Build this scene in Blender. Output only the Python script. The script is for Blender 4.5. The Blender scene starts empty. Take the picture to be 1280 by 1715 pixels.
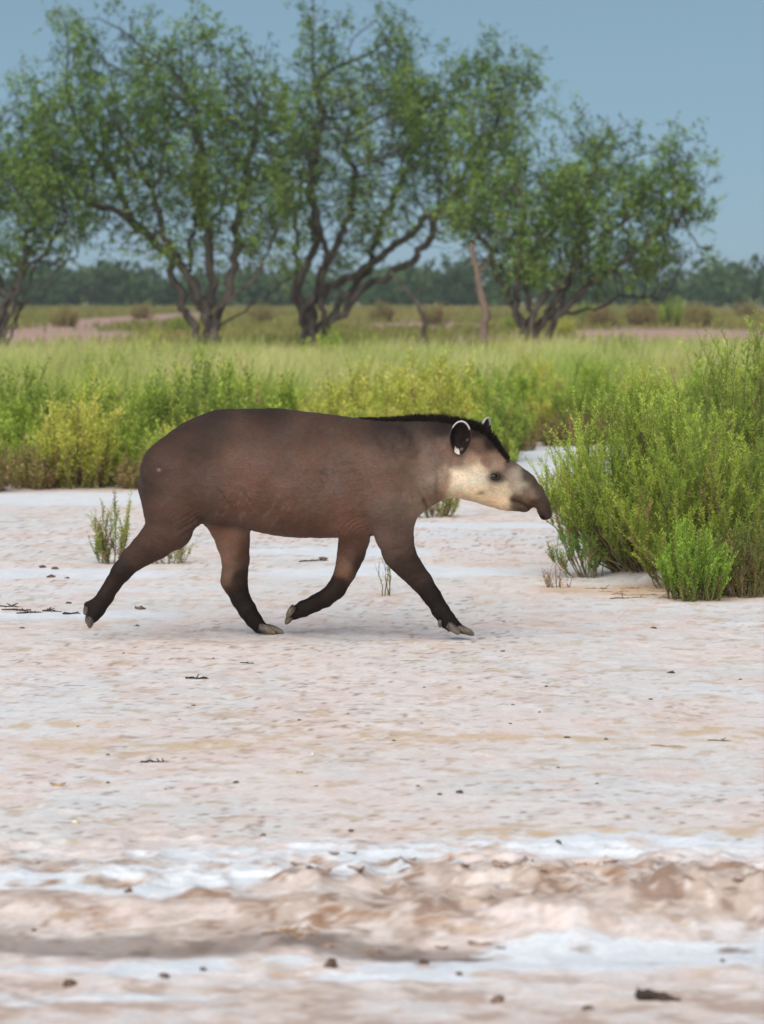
import bpy, math, random
import numpy as np
from mathutils import Vector

# ------------------------------------------------------------------ camera, sky, sun, exposure
SC = bpy.context.scene
COL = SC.collection
F = 5540.0            # focal length in photo pixels (1280 x 1715)
CAMH = 1.65
PITCH = math.atan(367.5 / F)
cam_d = bpy.data.cameras.new('camera')
cam = bpy.data.objects.new('camera', cam_d)
COL.objects.link(cam)
cam.location = (0, 0, CAMH)
cam.rotation_euler = (math.pi / 2 - PITCH, 0, 0)
cam_d.sensor_fit = 'VERTICAL'
cam_d.sensor_height = 36.0
cam_d.lens = F / 1715.0 * 36.0
cam_d.clip_end = 9000
cam_d.dof.use_dof = True
cam_d.dof.focus_distance = 15.3
cam_d.dof.aperture_fstop = 4.5
SC.camera = cam

SUN_EL, SUN_AZ = math.radians(48), math.radians(200)   # azimuth clockwise from +Y: from behind the camera, a little left
W = bpy.data.worlds.new('World')
SC.world = W
W.use_nodes = True
nt = W.node_tree
bg = nt.nodes['Background']
sky = nt.nodes.new('ShaderNodeTexSky')
sky.sky_type = 'NISHITA'
sky.sun_disc = False
sky.sun_elevation = SUN_EL
sky.sun_rotation = SUN_AZ
sky.air_density = 1.2
sky.dust_density = 1.6
sky.ozone_density = 2.5
tc = nt.nodes.new('ShaderNodeTexCoord')
va = nt.nodes.new('ShaderNodeVectorMath'); va.operation = 'ADD'
va.inputs[1].default_value = (0, 0, 0.16)
nt.links.new(tc.outputs['Generated'], va.inputs[0])
nt.links.new(va.outputs[0], sky.inputs['Vector'])
hsv = nt.nodes.new('ShaderNodeHueSaturation')
hsv.inputs['Saturation'].default_value = 0.95
hsv.inputs['Hue'].default_value = 0.482
nt.links.new(sky.outputs[0], hsv.inputs['Color'])
nt.links.new(hsv.outputs[0], bg.inputs['Color'])
bg.inputs['Strength'].default_value = 0.066

sd = bpy.data.lights.new('sun', 'SUN')
sd.energy = 2.4
sd.angle = math.radians(95)
sd.color = (1.0, 0.94, 0.86)
sun = bpy.data.objects.new('sun', sd)
COL.objects.link(sun)
sv = Vector((math.sin(SUN_AZ) * math.cos(SUN_EL), math.cos(SUN_AZ) * math.cos(SUN_EL), math.sin(SUN_EL)))
sun.rotation_euler = sv.to_track_quat('Z', 'Y').to_euler()
sun.location = (0, -5, 20)

SC.view_settings.view_transform = 'Standard'
SC.view_settings.look = 'None'
SC.view_settings.gamma = 1.0
SC.view_settings.exposure = 0.58
SC.cycles.use_denoising = True
SC.cycles.max_bounces = 6
SC.cycles.diffuse_bounces = 3
SC.cycles.glossy_bounces = 2
SC.cycles.transmission_bounces = 3
SC.cycles.volume_bounces = 0
SC.cycles.caustics_reflective = False
SC.cycles.caustics_refractive = False

# ------------------------------------------------------------------ helpers
RNG = np.random.default_rng(7)
random.seed(7)
CP, SP = math.cos(PITCH), math.sin(PITCH)


def at(px, py, Y):
    """World point seen at photo pixel (px, py) at distance Y along the ground."""
    yv = -(py - 857.5) / F
    t = Y / (CP + yv * SP)
    return np.array([(px - 640) / F * t, Y, CAMH + t * (-SP + yv * CP)])


def ground(px, py):
    yv = -(py - 857.5) / F
    t = -CAMH / (-SP + yv * CP)
    return np.array([(px - 640) / F * t, t * (CP + yv * SP), 0.0])


def project(P):
    d = P - np.array([0, 0, CAMH])
    fw = d[:, 1] * CP - d[:, 2] * SP
    up = d[:, 1] * SP + d[:, 2] * CP
    return 640 + F * d[:, 0] / fw, 857.5 - F * up / fw


def lin(c):
    c = np.asarray(c, float) / 255.0
    return np.where(c <= 0.04045, c / 12.92, ((c + 0.055) / 1.055) ** 2.4)


def _hash(ix, iy, iz, seed):
    h = (ix * 374761393 + iy * 668265263 + iz * 2147483647 + seed * 1274126177) & 0xFFFFFFFF
    h = ((h ^ (h >> 13)) * 1274126177) & 0xFFFFFFFF
    h = ((h ^ (h >> 16)) * 2246822519) & 0xFFFFFFFF
    return ((h ^ (h >> 15)) & 0xFFFFFF) / float(0xFFFFFF)


def noise2(x, y, seed=0):
    x = np.asarray(x, float); y = np.asarray(y, float)
    ix = np.floor(x).astype(np.int64); iy = np.floor(y).astype(np.int64)
    fx = x - ix; fy = y - iy
    ux = fx * fx * fx * (fx * (fx * 6 - 15) + 10); uy = fy * fy * fy * (fy * (fy * 6 - 15) + 10)
    z = 0
    a = _hash(ix, iy, z, seed); b = _hash(ix + 1, iy, z, seed)
    c = _hash(ix, iy + 1, z, seed); d = _hash(ix + 1, iy + 1, z, seed)
    return (a + (b - a) * ux) * (1 - uy) + (c + (d - c) * ux) * uy


def fbm(x, y, seed=0, octv=4, gain=0.5):
    s = 0; a = 1.0; t = 0
    for o in range(octv):
        s = s + a * noise2(x * 2 ** o + 17.3 * o, y * 2 ** o - 9.1 * o, seed + o)
        t += a; a *= gain
    return s / t


def sstep(a, b, x):
    t = np.clip((x - a) / (b - a), 0, 1)
    return t * t * (3 - 2 * t)


def mesh_obj(name, V, Fc, mat, parent=None, col=None, smooth=False):
    """Build one mesh object; Fc is an (n,3) or (n,4) array or a list of faces."""
    me = bpy.data.meshes.new(name)
    V = np.asarray(V, np.float32)
    if isinstance(Fc, np.ndarray):
        n, k = Fc.shape
        me.vertices.add(len(V)); me.vertices.foreach_set('co', V.ravel())
        me.loops.add(n * k); me.loops.foreach_set('vertex_index', Fc.astype(np.int32).ravel())
        me.polygons.add(n)
        me.polygons.foreach_set('loop_start', np.arange(0, n * k, k, dtype=np.int32))
        me.polygons.foreach_set('loop_total', np.full(n, k, np.int32))
        me.update(calc_edges=True)
        me.validate()
    else:
        me.from_pydata(V.tolist(), [], Fc)
        me.update()
    if smooth:
        me.polygons.foreach_set('use_smooth', np.ones(len(me.polygons), bool))
    if col is not None:
        a = me.color_attributes.new('col', 'FLOAT_COLOR', 'POINT')
        c = np.ones((len(V), 4), np.float32); c[:, :3] = col
        a.data.foreach_set('color', c.ravel())
    if mat is not None:
        me.materials.append(mat)
    o = bpy.data.objects.new(name, me)
    COL.objects.link(o)
    if parent is not None:
        o.parent = parent
    return o


def tag(o, label=None, cat=None, group=None, kind=None):
    if label: o['label'] = label
    if cat: o['category'] = cat
    if group: o['group'] = group
    if kind: o['kind'] = kind
    return o


def thing(name, label, cat, loc, group=None):
    o = bpy.data.objects.new(name, None)
    o.empty_display_size = 0.1
    COL.objects.link(o)
    o.location = loc
    return tag(o, label, cat, group)


def copy_tree(o, parent=None):
    c = o.copy(); COL.objects.link(c)
    c.parent = parent
    for ch in o.children:
        copy_tree(ch, c)
    return c


def tubes(paths, sides=5):
    """paths: list of (points (n,3), radii (n,)) -> verts, quads"""
    VV, FF = [], []; off = 0
    ang = np.arange(sides) * 2 * math.pi / sides
    for P, R in paths:
        P = np.asarray(P, float); R = np.asarray(R, float); n = len(P)
        if n < 2: continue
        T = np.gradient(P, axis=0); T /= np.linalg.norm(T, axis=1)[:, None] + 1e-9
        ref = np.array([0.31, 0.2, 0.93]) if abs(T[0, 2]) < 0.85 else np.array([1.0, 0.1, 0.0])
        A = np.cross(T, ref); A /= np.linalg.norm(A, axis=1)[:, None] + 1e-9
        B = np.cross(T, A)
        ring = P[:, None] + R[:, None, None] * (np.cos(ang)[None, :, None] * A[:, None] + np.sin(ang)[None, :, None] * B[:, None])
        VV.append(ring.reshape(-1, 3))
        i = np.arange(n - 1)[:, None] * sides; j = np.arange(sides)[None]; j2 = (j + 1) % sides
        FF.append((off + np.stack([i + j, i + j2, i + sides + j2, i + sides + j], -1)).reshape(-1, 4))
        off += n * sides
    return np.concatenate(VV), np.concatenate(FF)


def unit(v):
    return v / (np.linalg.norm(v, axis=-1, keepdims=True) + 1e-9)


def leaves(P, D, L, Wd, C, fold=0.15, rng=RNG):
    """Diamond leaves: root P, direction D, length L, width Wd, colour C."""
    n = len(P)
    D = unit(D)
    S = unit(np.cross(D, unit(rng.normal(size=(n, 3)))))
    N = np.cross(D, S)
    L = np.asarray(L).reshape(-1, 1); Wd = np.asarray(Wd).reshape(-1, 1)
    m = P + D * L * 0.45
    V = np.stack([P, m + S * Wd * .5 + N * Wd * fold, P + D * L, m - S * Wd * .5 + N * Wd * fold], 1).reshape(-1, 3)
    Fc = (np.arange(n)[:, None] * 4 + np.array([[0, 1, 2, 3]]))
    return V, Fc, np.repeat(C, 4, axis=0)


def join(parts):
    VV, FF, CC = [], [], []; off = 0
    for V, Fc, C in parts:
        VV.append(V); FF.append(Fc + off); CC.append(C); off += len(V)
    return np.concatenate(VV), np.concatenate(FF), np.concatenate(CC)


# ------------------------------------------------------------------ materials
def new_mat(name):
    m = bpy.data.materials.new(name); m.use_nodes = True
    t = m.node_tree
    return m, t, t.nodes['Principled BSDF'], t.nodes['Material Output']


def leaf_mat(name, transl=0.35, rough=0.55):
    m, t, p, out = new_mat(name)
    at_ = t.nodes.new('ShaderNodeAttribute'); at_.attribute_name = 'col'
    no = t.nodes.new('ShaderNodeTexNoise'); no.inputs['Scale'].default_value = 6.0
    geo = t.nodes.new('ShaderNodeNewGeometry')
    t.links.new(geo.outputs['Position'], no.inputs['Vector'])
    hs = t.nodes.new('ShaderNodeHueSaturation')
    mr = t.nodes.new('ShaderNodeMapRange')
    mr.inputs['From Min'].default_value = .3; mr.inputs['From Max'].default_value = .7
    mr.inputs['To Min'].default_value = .8; mr.inputs['To Max'].default_value = 1.2
    t.links.new(no.outputs[0], mr.inputs[0]); t.links.new(mr.outputs[0], hs.inputs['Value'])
    t.links.new(at_.outputs['Color'], hs.inputs['Color'])
    t.links.new(hs.outputs[0], p.inputs['Base Color'])
    p.inputs['Roughness'].default_value = rough
    p.inputs['Specular IOR Level'].default_value = 0.25
    tr = t.nodes.new('ShaderNodeBsdfTranslucent')
    t.links.new(hs.outputs[0], tr.inputs['Color'])
    mx = t.nodes.new('ShaderNodeMixShader'); mx.inputs[0].default_value = transl
    t.links.new(p.outputs[0], mx.inputs[1]); t.links.new(tr.outputs[0], mx.inputs[2])
    t.links.new(mx.outputs[0], out.inputs['Surface'])
    return m


def rough_mat(name, c1, c2, scale, rough=0.85, bump=0.4, bscale=None, bdist=0.01, stretch=(1, 1, 1)):
    m, t, p, out = new_mat(name)
    geo = t.nodes.new('ShaderNodeTexCoord')
    mp = t.nodes.new('ShaderNodeMapping'); mp.inputs['Scale'].default_value = stretch
    t.links.new(geo.outputs['Object'], mp.inputs[0])
    no = t.nodes.new('ShaderNodeTexNoise'); no.inputs['Scale'].default_value = scale; no.inputs['Detail'].default_value = 6
    t.links.new(mp.outputs[0], no.inputs['Vector'])
    cr = t.nodes.new('ShaderNodeValToRGB')
    cr.color_ramp.elements[0].position = .35; cr.color_ramp.elements[1].position = .68
    cr.color_ramp.elements[0].color = (*lin(c1), 1); cr.color_ramp.elements[1].color = (*lin(c2), 1)
    t.links.new(no.outputs[0], cr.inputs[0]); t.links.new(cr.outputs[0], p.inputs['Base Color'])
    p.inputs['Roughness'].default_value = rough
    n2 = t.nodes.new('ShaderNodeTexNoise'); n2.inputs['Scale'].default_value = bscale or scale * 3; n2.inputs['Detail'].default_value = 5
    t.links.new(mp.outputs[0], n2.inputs['Vector'])
    b = t.nodes.new('ShaderNodeBump'); b.inputs['Strength'].default_value = bump; b.inputs['Distance'].default_value = bdist
    t.links.new(n2.outputs[0], b.inputs['Height']); t.links.new(b.outputs[0], p.inputs['Normal'])
    return m


M_LEAF = leaf_mat('shrub_leaf', .42)
M_TREELEAF = leaf_mat('tree_leaf', 0.3)
M_GRASS = leaf_mat('grass_blade', 0.35)
M_BARK = rough_mat('bark', (56, 50, 43), (106, 98, 88), 5, .9, .7, 18, .03, (1, 1, .3))
M_DEADBARK = rough_mat('dead_bark', (104, 88, 76), (146, 126, 112), 5, .9, .6, 18, .02, (1, 1, .3))
M_TWIG = rough_mat('twig_wood', (92, 84, 56), (136, 124, 88), 14, .9, .4, 60, .003)
M_DARKWOOD = rough_mat('dark_wood', (38, 30, 26), (82, 66, 54), 30, .9, .6, 90, .004)
M_TAN = rough_mat('tan_litter', (140, 112, 80), (186, 156, 120), 24, .9, .4, 80, .003)
M_CLOD = rough_mat('dark_clod', (74, 58, 50), (134, 110, 96), 30, .95, .7, 110, .005)
M_CRUST = rough_mat('mud_crust', (112, 88, 70), (178, 152, 134), 16, .95, .7, 70, .006)

# ------------------------------------------------------------------ ground
def ell(X, Y, px, py, rx_px, ry_px):
    """Soft elliptical patch on the ground: centre and half sizes given where they lie on the flat."""
    c = ground(px, py); e = ground(px + rx_px, py); n = ground(px, py - ry_px); s = ground(px, py + ry_px)
    rx = abs(e[0] - c[0]); ry = abs(n[1] - s[1]) / 2
    return np.sqrt(((X - c[0]) / rx) ** 2 + ((Y - c[1]) / ry) ** 2)


def patch(X, Y, spec, nz, warp=0.7, soft=0.35):
    m = np.zeros_like(X)
    for (px, py, rx, ry) in spec:
        d = ell(X, Y, px, py, rx, ry) + warp * (nz - 0.5) * 2
        m = np.maximum(m, 1 - sstep(1 - soft, 1 + soft, d))
    return m


# rows follow the perspective so each is about a pixel deep, columns widen away from the middle
pys = np.concatenate([np.linspace(1790, 1040, 620), np.linspace(1039, 700, 180), np.linspace(699, 520, 70)])
ys = np.array([ground(640, p)[1] for p in pys])
ys = np.concatenate([[0.5, 2.0, 4.0, 5.5], ys, ys[-1] * np.geomspace(1.08, 14, 36)])
xin = np.linspace(0, 2.5, 140)
xs = np.concatenate([xin, 2.5 + np.cumsum(0.022 * 1.105 ** np.arange(1, 83))])
xs = np.concatenate([-xs[:0:-1], xs])
GX, GY = np.meshgrid(xs, ys)
gx, gy = GX.ravel(), GY.ravel()
nA = fbm(gx * 1.3, gy * .8, 11, 5); nB = fbm(gx * 5, gy * 3, 23, 5); nC = fbm(gx * 16, gy * 9, 31, 4); nD = fbm(gx * .25, gy * .25, 41, 4)
near = 1 - sstep(22, 30, gy)


def ridged(x, y, seed, octv=4):
    v = 0; am = 1.0; tt = 0
    for o in range(octv):
        v = v + am * (1 - np.abs(2 * noise2(x * 2 ** o + 5.7 * o, y * 2 ** o + 3.1 * o, seed + o) - 1)); tt += am; am *= .5
    return v / tt


def warp_y(x, y):
    return y + 0.34 * (fbm(x * 1.1, y * .3, 61, 3) - .5) + 0.07 * (fbm(x * 6, y * 2, 62, 3) - .5) + 0.05 * x


def ground_height(x, y):
    h = 0.010 * (fbm(x * 3, y * 2, 51, 4) - .5) + 0.010 * (fbm(x * 13, y * 8, 53, 4, .6) - .5) * (.5 + sstep(.4, .6, fbm(x * .9, y * .6, 57, 3)))
    # churned crust ridge with a lip towards the lens side
    w = warp_y(x, y)
    ridge = np.exp(-((w - 8.98) / .30) ** 2) * .040 + np.exp(-((w - 8.64) / .10) ** 2) * .022
    h = h + ridge * (.35 + 1.2 * fbm(x * 4, y * 4, 63, 4)) - .020 * np.exp(-((w - 8.25) / .16) ** 2)
    rough = np.exp(-((w - 9.05) / .5) ** 2) * (.35 + .65 * sstep(-1.0, 0.3, x)) + .35 * np.exp(-((w - 9.7) / .35) ** 2) + .25 * np.exp(-((w - 7.8) / .3) ** 2)
    h = h + rough * .06 * np.clip(ridged(x * 8.5, y * 7.0, 67, 5) - .50, 0, 1) * 1.6
    for (px, py, a, r) in ((1150, 1525, .050, .10), (1275, 1530, .05, .11), (890, 1510, .035, .10), (480, 1582, .03, .13), (730, 1490, .02, .10), (1010, 1545, .02, .2)):
        c = ground(px, py)
        h = h + a * np.exp(-(((x - c[0]) / (r * 1.3)) ** 2 + ((y - c[1]) / r) ** 2)) * (.1 + 1.8 * fbm(x * 14, y * 12, 69, 4, .65))
    # low banks where the shrubs root
    for (px, py, a, rx, ry) in ((1130, 968, .05, .40, .40), (1290, 978, .05, .5, .5)):
        c = ground(px, py)
        h = h + a * np.exp(-(((x - c[0]) / rx) ** 2 + ((y - c[1]) / ry) ** 2) ** 1.5) * (.5 + fbm(x * 5, y * 5, 70, 4))
    h = h * (1 - sstep(24, 30, y)) + .06 * (fbm(x * .5, y * .5, 71, 3) - .5) * sstep(28, 34, y)
    return h


gz = ground_height(gx, gy)
pink = lin((224, 212, 206)); white = lin((222, 226, 231)); grey = lin((214, 211, 208)); tan = lin((205, 178, 146)); brown = lin((176, 146, 126))
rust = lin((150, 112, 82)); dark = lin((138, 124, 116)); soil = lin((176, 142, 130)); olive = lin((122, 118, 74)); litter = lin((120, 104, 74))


def mixc(C, c2, m):
    return C + (c2 - C) * np.clip(m, 0, 1)[:, None]


C = np.tile(pink, (len(gx), 1))
C = mixc(C, grey, sstep(.40, .62, nA) * .8)
C = mixc(C, white, sstep(.52, .66, fbm(gx * .5, gy * 1.5, 83, 5)) * .45)
C = mixc(C, lin((216, 194, 184)), sstep(.52, .66, nB) * .55)
nE = fbm(gx * 34, gy * 20, 33, 3)
pit = sstep(.35, .6, fbm(gx * .8, gy * .5, 89, 3))
C = mixc(C, lin((176, 160, 152)), sstep(.57, .68, nC) * (.35 + .65 * pit) * .38)
C = mixc(C, lin((150, 122, 104)), sstep(.70, .75, nE) * (.3 + .7 * pit) * .75)
C = mixc(C, lin((186, 158, 120)), sstep(.69, .74, fbm(gx * 12 + 40, gy * 11, 37, 3)) * .5)
C = mixc(C, lin((228, 222, 218)), sstep(.58, .7, fbm(gx * 10, gy * 7, 35, 4)) * .5)
C = mixc(C, tan, sstep(.66, .74, fbm(gx * 3.6, gy * 4.6, 87, 6, .65)) * .4)
tanst = patch(gx, gy, [(300, 1248, 480, 13), (760, 1235, 360, 10), (1150, 1225, 240, 7), (1000, 1395, 420, 7), (60, 1215, 160, 6)], nB, 1.1, .6)
C = mixc(C, tan, tanst * .75 * sstep(.38, .62, nC))
# churned crust in the foreground
wv = warp_y(gx, gy)
crust = np.exp(-((wv - 8.95) / .40) ** 2)
crust = np.maximum(crust, patch(gx, gy, [(760, 1490, 260, 50), (1050, 1500, 300, 50), (560, 1545, 260, 40)], nB, .9, .5))
hi_ = fbm(gx * 7, gy * 5, 93, 6, .62)
C = mixc(C, lin((184, 164, 150)), sstep(.30, .70, crust + .9 * (hi_ - .5)) * .85)
C = mixc(C, lin((212, 198, 190)), sstep(.50, .60, hi_) * crust * .7)
C = mixc(C, lin((140, 112, 94)), sstep(.56, .64, fbm(gx * 13, gy * 11, 94, 5, .65)) * crust * .8)
C = mixc(C, lin((226, 216, 210)), sstep(.58, .66, fbm(gx * 15 + 7, gy * 12, 92, 4, .6)) * crust * .6)
rz = np.abs(fbm(gx * 2.6, gy * 2.4, 95, 6, .6) - .5)
rmask = np.maximum(crust, patch(gx, gy, [(640, 1465, 420, 60)], nA, .6))
C = mixc(C, rust, (1 - sstep(.004, .022, rz)) * rmask * sstep(.42, .56, nB) * .85)
C = mixc(C, rust, sstep(.60, .68, nC) * sstep(.5, .6, nB) * crust * .8)
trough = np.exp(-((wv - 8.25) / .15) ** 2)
C = mixc(C, dark, sstep(.25, .9, trough + 1.1 * (hi_ - .5)) * .75)  # shade of the trough below the ridge, painted into the ground colour
C = mixc(C, lin((112, 96, 88)), sstep(.55, .66, fbm(gx * 13, gy * 11, 96, 4)) * trough * .7)  # darker flecks inside the painted shade band
C = mixc(C, lin((196, 178, 168)), sstep(7.95, 7.6, gy) * .5)
nearb = sstep(8.2, 7.7, gy)
nF = fbm(gx * 9, gy * 9, 111, 5, .65)
C = mixc(C, lin((166, 140, 122)), sstep(.54, .66, nF) * nearb * .6)
C = mixc(C, lin((218, 216, 216)), sstep(.46, .36, nF) * nearb * .6)
salt = patch(gx, gy, [(420, 1432, 300, 17), (960, 1418, 260, 20), (190, 1492, 320, 20), (650, 1465, 160, 10), (180, 1625, 420, 22), (120, 1672, 260, 14), (860, 1612, 330, 12),
                      (1180, 1592, 260, 18), (640, 1640, 180, 9)], fbm(gx * 2.6, gy * 3.6, 97, 6, .62), 1.7, .30)
C = mixc(C, white, salt * .95 * sstep(.72, .55, fbm(gx * 9, gy * 7, 98, 4)))
salt2 = patch(gx, gy, [(620, 958, 230, 9), (60, 962, 220, 9), (560, 925, 170, 6), (900, 770, 90, 26), (120, 835, 300, 10), (800, 880, 200, 5), (120, 1030, 170, 5)], fbm(gx * 1.4, gy * 1.4, 99, 4), .9, .35)
C = mixc(C, white, salt2 * .85)
C = mixc(C, lin((206, 176, 150)), patch(gx, gy, [(1060, 990, 110, 9), (960, 988, 60, 6), (1180, 1000, 90, 8), (930, 850, 70, 8)], nB, .7, .5) * .8)
# beyond the flat: soil and ground cover
belt_edge = np.interp(gx / gy, [-.2, -.115, -.07, .0, .03, .045, .07, .12, .2], [27, 27.9, 28.2, 28.6, 30, 36, 36, 30, 27])
under = sstep(0, 1.2, gy - belt_edge + 1.5 * (nA - .5))
C = mixc(C, litter, under * .9)
C = mixc(C, lin((168, 140, 122)), np.exp(-((gy - belt_edge + .2) / .5) ** 2) * .6)
farm = sstep(66, 80, gy)
bare = np.maximum(patch(gx, gy, [(60, 570, 120, 17), (255, 533, 90, 13), (1180, 563, 230, 16), (700, 545, 120, 7), (1290, 522, 90, 7)], fbm(gx * .08, gy * .05, 101, 3), .7, .3), sstep(.56, .64, fbm(gx * .05, gy * .02, 103, 4)) * .7)
C = mixc(C, olive, farm * (1 - bare))
C = mixc(C, soil, farm * bare)
C *= (1 + .16 * (nC - .5) + .10 * (nB - .5))[:, None]
nr, nc = GX.shape
ii = (np.arange(nr - 1)[:, None] * nc + np.arange(nc - 1)[None]).ravel()
GF = np.stack([ii, ii + 1, ii + nc + 1, ii + nc], 1)

m, t, p, out = new_mat('salt_flat')
a_ = t.nodes.new('ShaderNodeAttribute'); a_.attribute_name = 'col'
geo = t.nodes.new('ShaderNodeNewGeometry')
n1 = t.nodes.new('ShaderNodeTexNoise'); n1.inputs['Scale'].default_value = 55; n1.inputs['Detail'].default_value = 6; n1.inputs['Roughness'].default_value = .65
n2 = t.nodes.new('ShaderNodeTexNoise'); n2.inputs['Scale'].default_value = 9; n2.inputs['Detail'].default_value = 8
t.links.new(geo.outputs['Position'], n1.inputs['Vector']); t.links.new(geo.outputs['Position'], n2.inputs['Vector'])
mr = t.nodes.new('ShaderNodeMapRange'); mr.inputs['From Min'].default_value = .25; mr.inputs['From Max'].default_value = .75
mr.inputs['To Min'].default_value = .84; mr.inputs['To Max'].default_value = 1.10
t.links.new(n1.outputs[0], mr.inputs[0])
mm = t.nodes.new('ShaderNodeMix'); mm.data_type = 'RGBA'; mm.blend_type = 'MULTIPLY'; mm.inputs[0].default_value = 1
t.links.new(a_.outputs['Color'], mm.inputs[6]); t.links.new(mr.outputs[0], mm.inputs[7])
t.links.new(mm.outputs[2], p.inputs['Base Color'])
p.inputs['Roughness'].default_value = .8
p.inputs['Specular IOR Level'].default_value = .25
ad = t.nodes.new('ShaderNodeMath'); ad.operation = 'MULTIPLY_ADD'; ad.inputs[1].default_value = .35
t.links.new(n1.outputs[0], ad.inputs[0]); t.links.new(n2.outputs[0], ad.inputs[2])
b = t.nodes.new('ShaderNodeBump'); b.inputs['Strength'].default_value = .55; b.inputs['Distance'].default_value = .015
t.links.new(ad.outputs[0], b.inputs['Height']); t.links.new(b.outputs[0], p.inputs['Normal'])
M_GROUND = m
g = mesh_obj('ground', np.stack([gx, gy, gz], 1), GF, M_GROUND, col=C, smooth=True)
tag(g, 'pale pinkish salt flat with white crust streaks and churned brown ridges', 'ground', kind='structure')


def gh(x, y):
    return float(ground_height(np.array([x], float), np.array([y], float))[0])


# ------------------------------------------------------------------ tapir
TD = 15.8
VOX = 0.0075


def TP(px, py, yo=0.0):
    return at(px, py, TD + yo)


x0, x1 = TP(125, 800)[0], TP(940, 800)[0]
lo = np.array([x0, TD - .38, -.03]); hi = np.array([x1, TD + .38, 1.16])
dims = np.ceil((hi - lo) / VOX).astype(int) + 1
ax = [lo[i] + VOX * np.arange(dims[i]) for i in range(3)]
SD = np.full(dims, 1.0, np.float32)

TOP = [(231, 813), (233, 800), (237, 787), (243, 773), (255, 752), (275, 730), (300, 711), (330, 696), (360, 687), (400, 684), (440, 684), (480, 685), (520, 689), (560, 695), (600, 700), (640, 702),
       (680, 703), (720, 702), (760, 704), (790, 710), (810, 719), (826, 734), (838, 751), (846, 765), (855, 770), (868, 777), (880, 788), (890, 800), (899, 815), (903, 830)]
BOT = [(231, 815), (233, 823), (235, 832), (238, 843), (243, 853), (255, 859), (275, 864), (300, 870), (330, 875), (360, 878), (400, 882), (425, 889), (459, 896), (495, 900), (556, 901), (600, 900), (640, 894), (670, 884),
       (688, 874), (697, 869), (710, 857), (727, 846), (748, 835), (764, 832), (783, 838), (811, 846), (835, 852), (868, 854), (882, 856), (890, 853), (898, 845), (903, 834)]
HW = [(231, .02), (234, .07), (240, .11), (250, .15), (280, .20), (330, .235), (400, .26), (480, .278), (560, .272), (620, .25), (660, .22), (700, .178), (740, .138), (770, .118), (800, .106), (830, .09), (850, .078), (870, .064), (890, .048), (899, .034), (903, .01)]
pxx = 640 + ax[0] / TD * F * (CP)     # columns of the grid seen square on
tz = np.interp(pxx, [a for a, _ in TOP], [TP(a, b)[2] for a, b in TOP])
bz = np.interp(pxx, [a for a, _ in BOT], [TP(a, b)[2] for a, b in BOT])


def sm1(v, n=2):
    for _ in range(n):
        v = np.concatenate([[v[0]], (v[:-2] + 2 * v[1:-1] + v[2:]) / 4, [v[-1]]])
    return v


wt = np.clip((pxx - 232) / 30, 0, 1) * np.clip((832 - pxx) / 15, 0, 1)
wb = np.clip((pxx - 240) / 30, 0, 1) * np.clip((690 - pxx) / 20, 0, 1)
tz = sm1(tz, 3) * (1 - wt) + sm1(tz, 40) * wt
bz = sm1(bz, 3) * (1 - wb) + sm1(bz, 25) * wb
hw = sm1(np.interp(pxx, [a for a, _ in HW], [b for _, b in HW]), 6)
zc = (tz + bz) / 2; hh = np.maximum((tz - bz) / 2, .002)
YY, ZZ = np.meshgrid(ax[1] - TD, ax[2], indexing='ij')
for i in range(dims[0]):
    if 231 <= pxx[i] <= 903:
        e = 2.15
        # fullest a little below the middle, narrower towards the spine
        wz = hw[i] * (1 - .10 * np.clip((ZZ - zc[i]) / hh[i], -1, 1))
        r = (np.abs(YY / wz) ** e + np.abs((ZZ - zc[i]) / hh[i]) ** e) ** (1 / e)
        SD[i] = (r - 1) * min(hw[i], hh[i])
    else:
        dx = (231 - pxx[i] if pxx[i] < 231 else pxx[i] - 903) / 350
        j = np.argmin(np.abs(pxx - (231 if pxx[i] < 231 else 903)))
        SD[i] = np.sqrt(dx ** 2 + YY ** 2 + np.maximum(np.abs(ZZ - zc[j]) - hh[j], 0) ** 2) + .002


def add_chain(pts, sy=.85, k=.05, sub=False):
    """pts: (px, py, r_px, yo); chain of tapered capsules, flattened sideways by sy, smoothly joined to the body."""
    W3 = [TP(a, b, d) for a, b, _, d in pts]; R = [r / 350.6 for _, _, r, _ in pts]
    W3 = np.array(W3); R = np.array(R)
    mg = R.max() + k + .03
    i0 = np.maximum(((W3.min(0) - mg - lo) / VOX).astype(int), 0); i1 = np.minimum(((W3.max(0) + mg - lo) / VOX).astype(int) + 2, dims)
    X, Y, Z = np.meshgrid(ax[0][i0[0]:i1[0]], ax[1][i0[1]:i1[1]], ax[2][i0[2]:i1[2]], indexing='ij')
    best = np.full(X.shape, 1.0, np.float32)
    for a in range(len(W3) - 1):
        A, B = W3[a], W3[a + 1]; ba = B - A; L2 = ba @ ba
        tt = np.clip(((X - A[0]) * ba[0] + (Y - A[1]) * ba[1] + (Z - A[2]) * ba[2]) / L2, 0, 1)
        d = np.sqrt((X - A[0] - tt * ba[0]) ** 2 + ((Y - A[1] - tt * ba[1]) / sy) ** 2 + (Z - A[2] - tt * ba[2]) ** 2) - (R[a] + tt * (R[a + 1] - R[a]))
        kk = .012
        h = np.clip(.5 + .5 * (best - d) / kk, 0, 1)
        best = best * (1 - h) + d * h - kk * h * (1 - h)
    S = SD[i0[0]:i1[0], i0[1]:i1[1], i0[2]:i1[2]]
    if sub:
        h = np.clip(.5 - .5 * (S + best) / k, 0, 1)
        S[...] = S * (1 - h) - best * h + k * h * (1 - h)
    else:
        h = np.clip(.5 + .5 * (S - best) / k, 0, 1)
        S[...] = S * (1 - h) + best * h - k * h * (1 - h)


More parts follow.
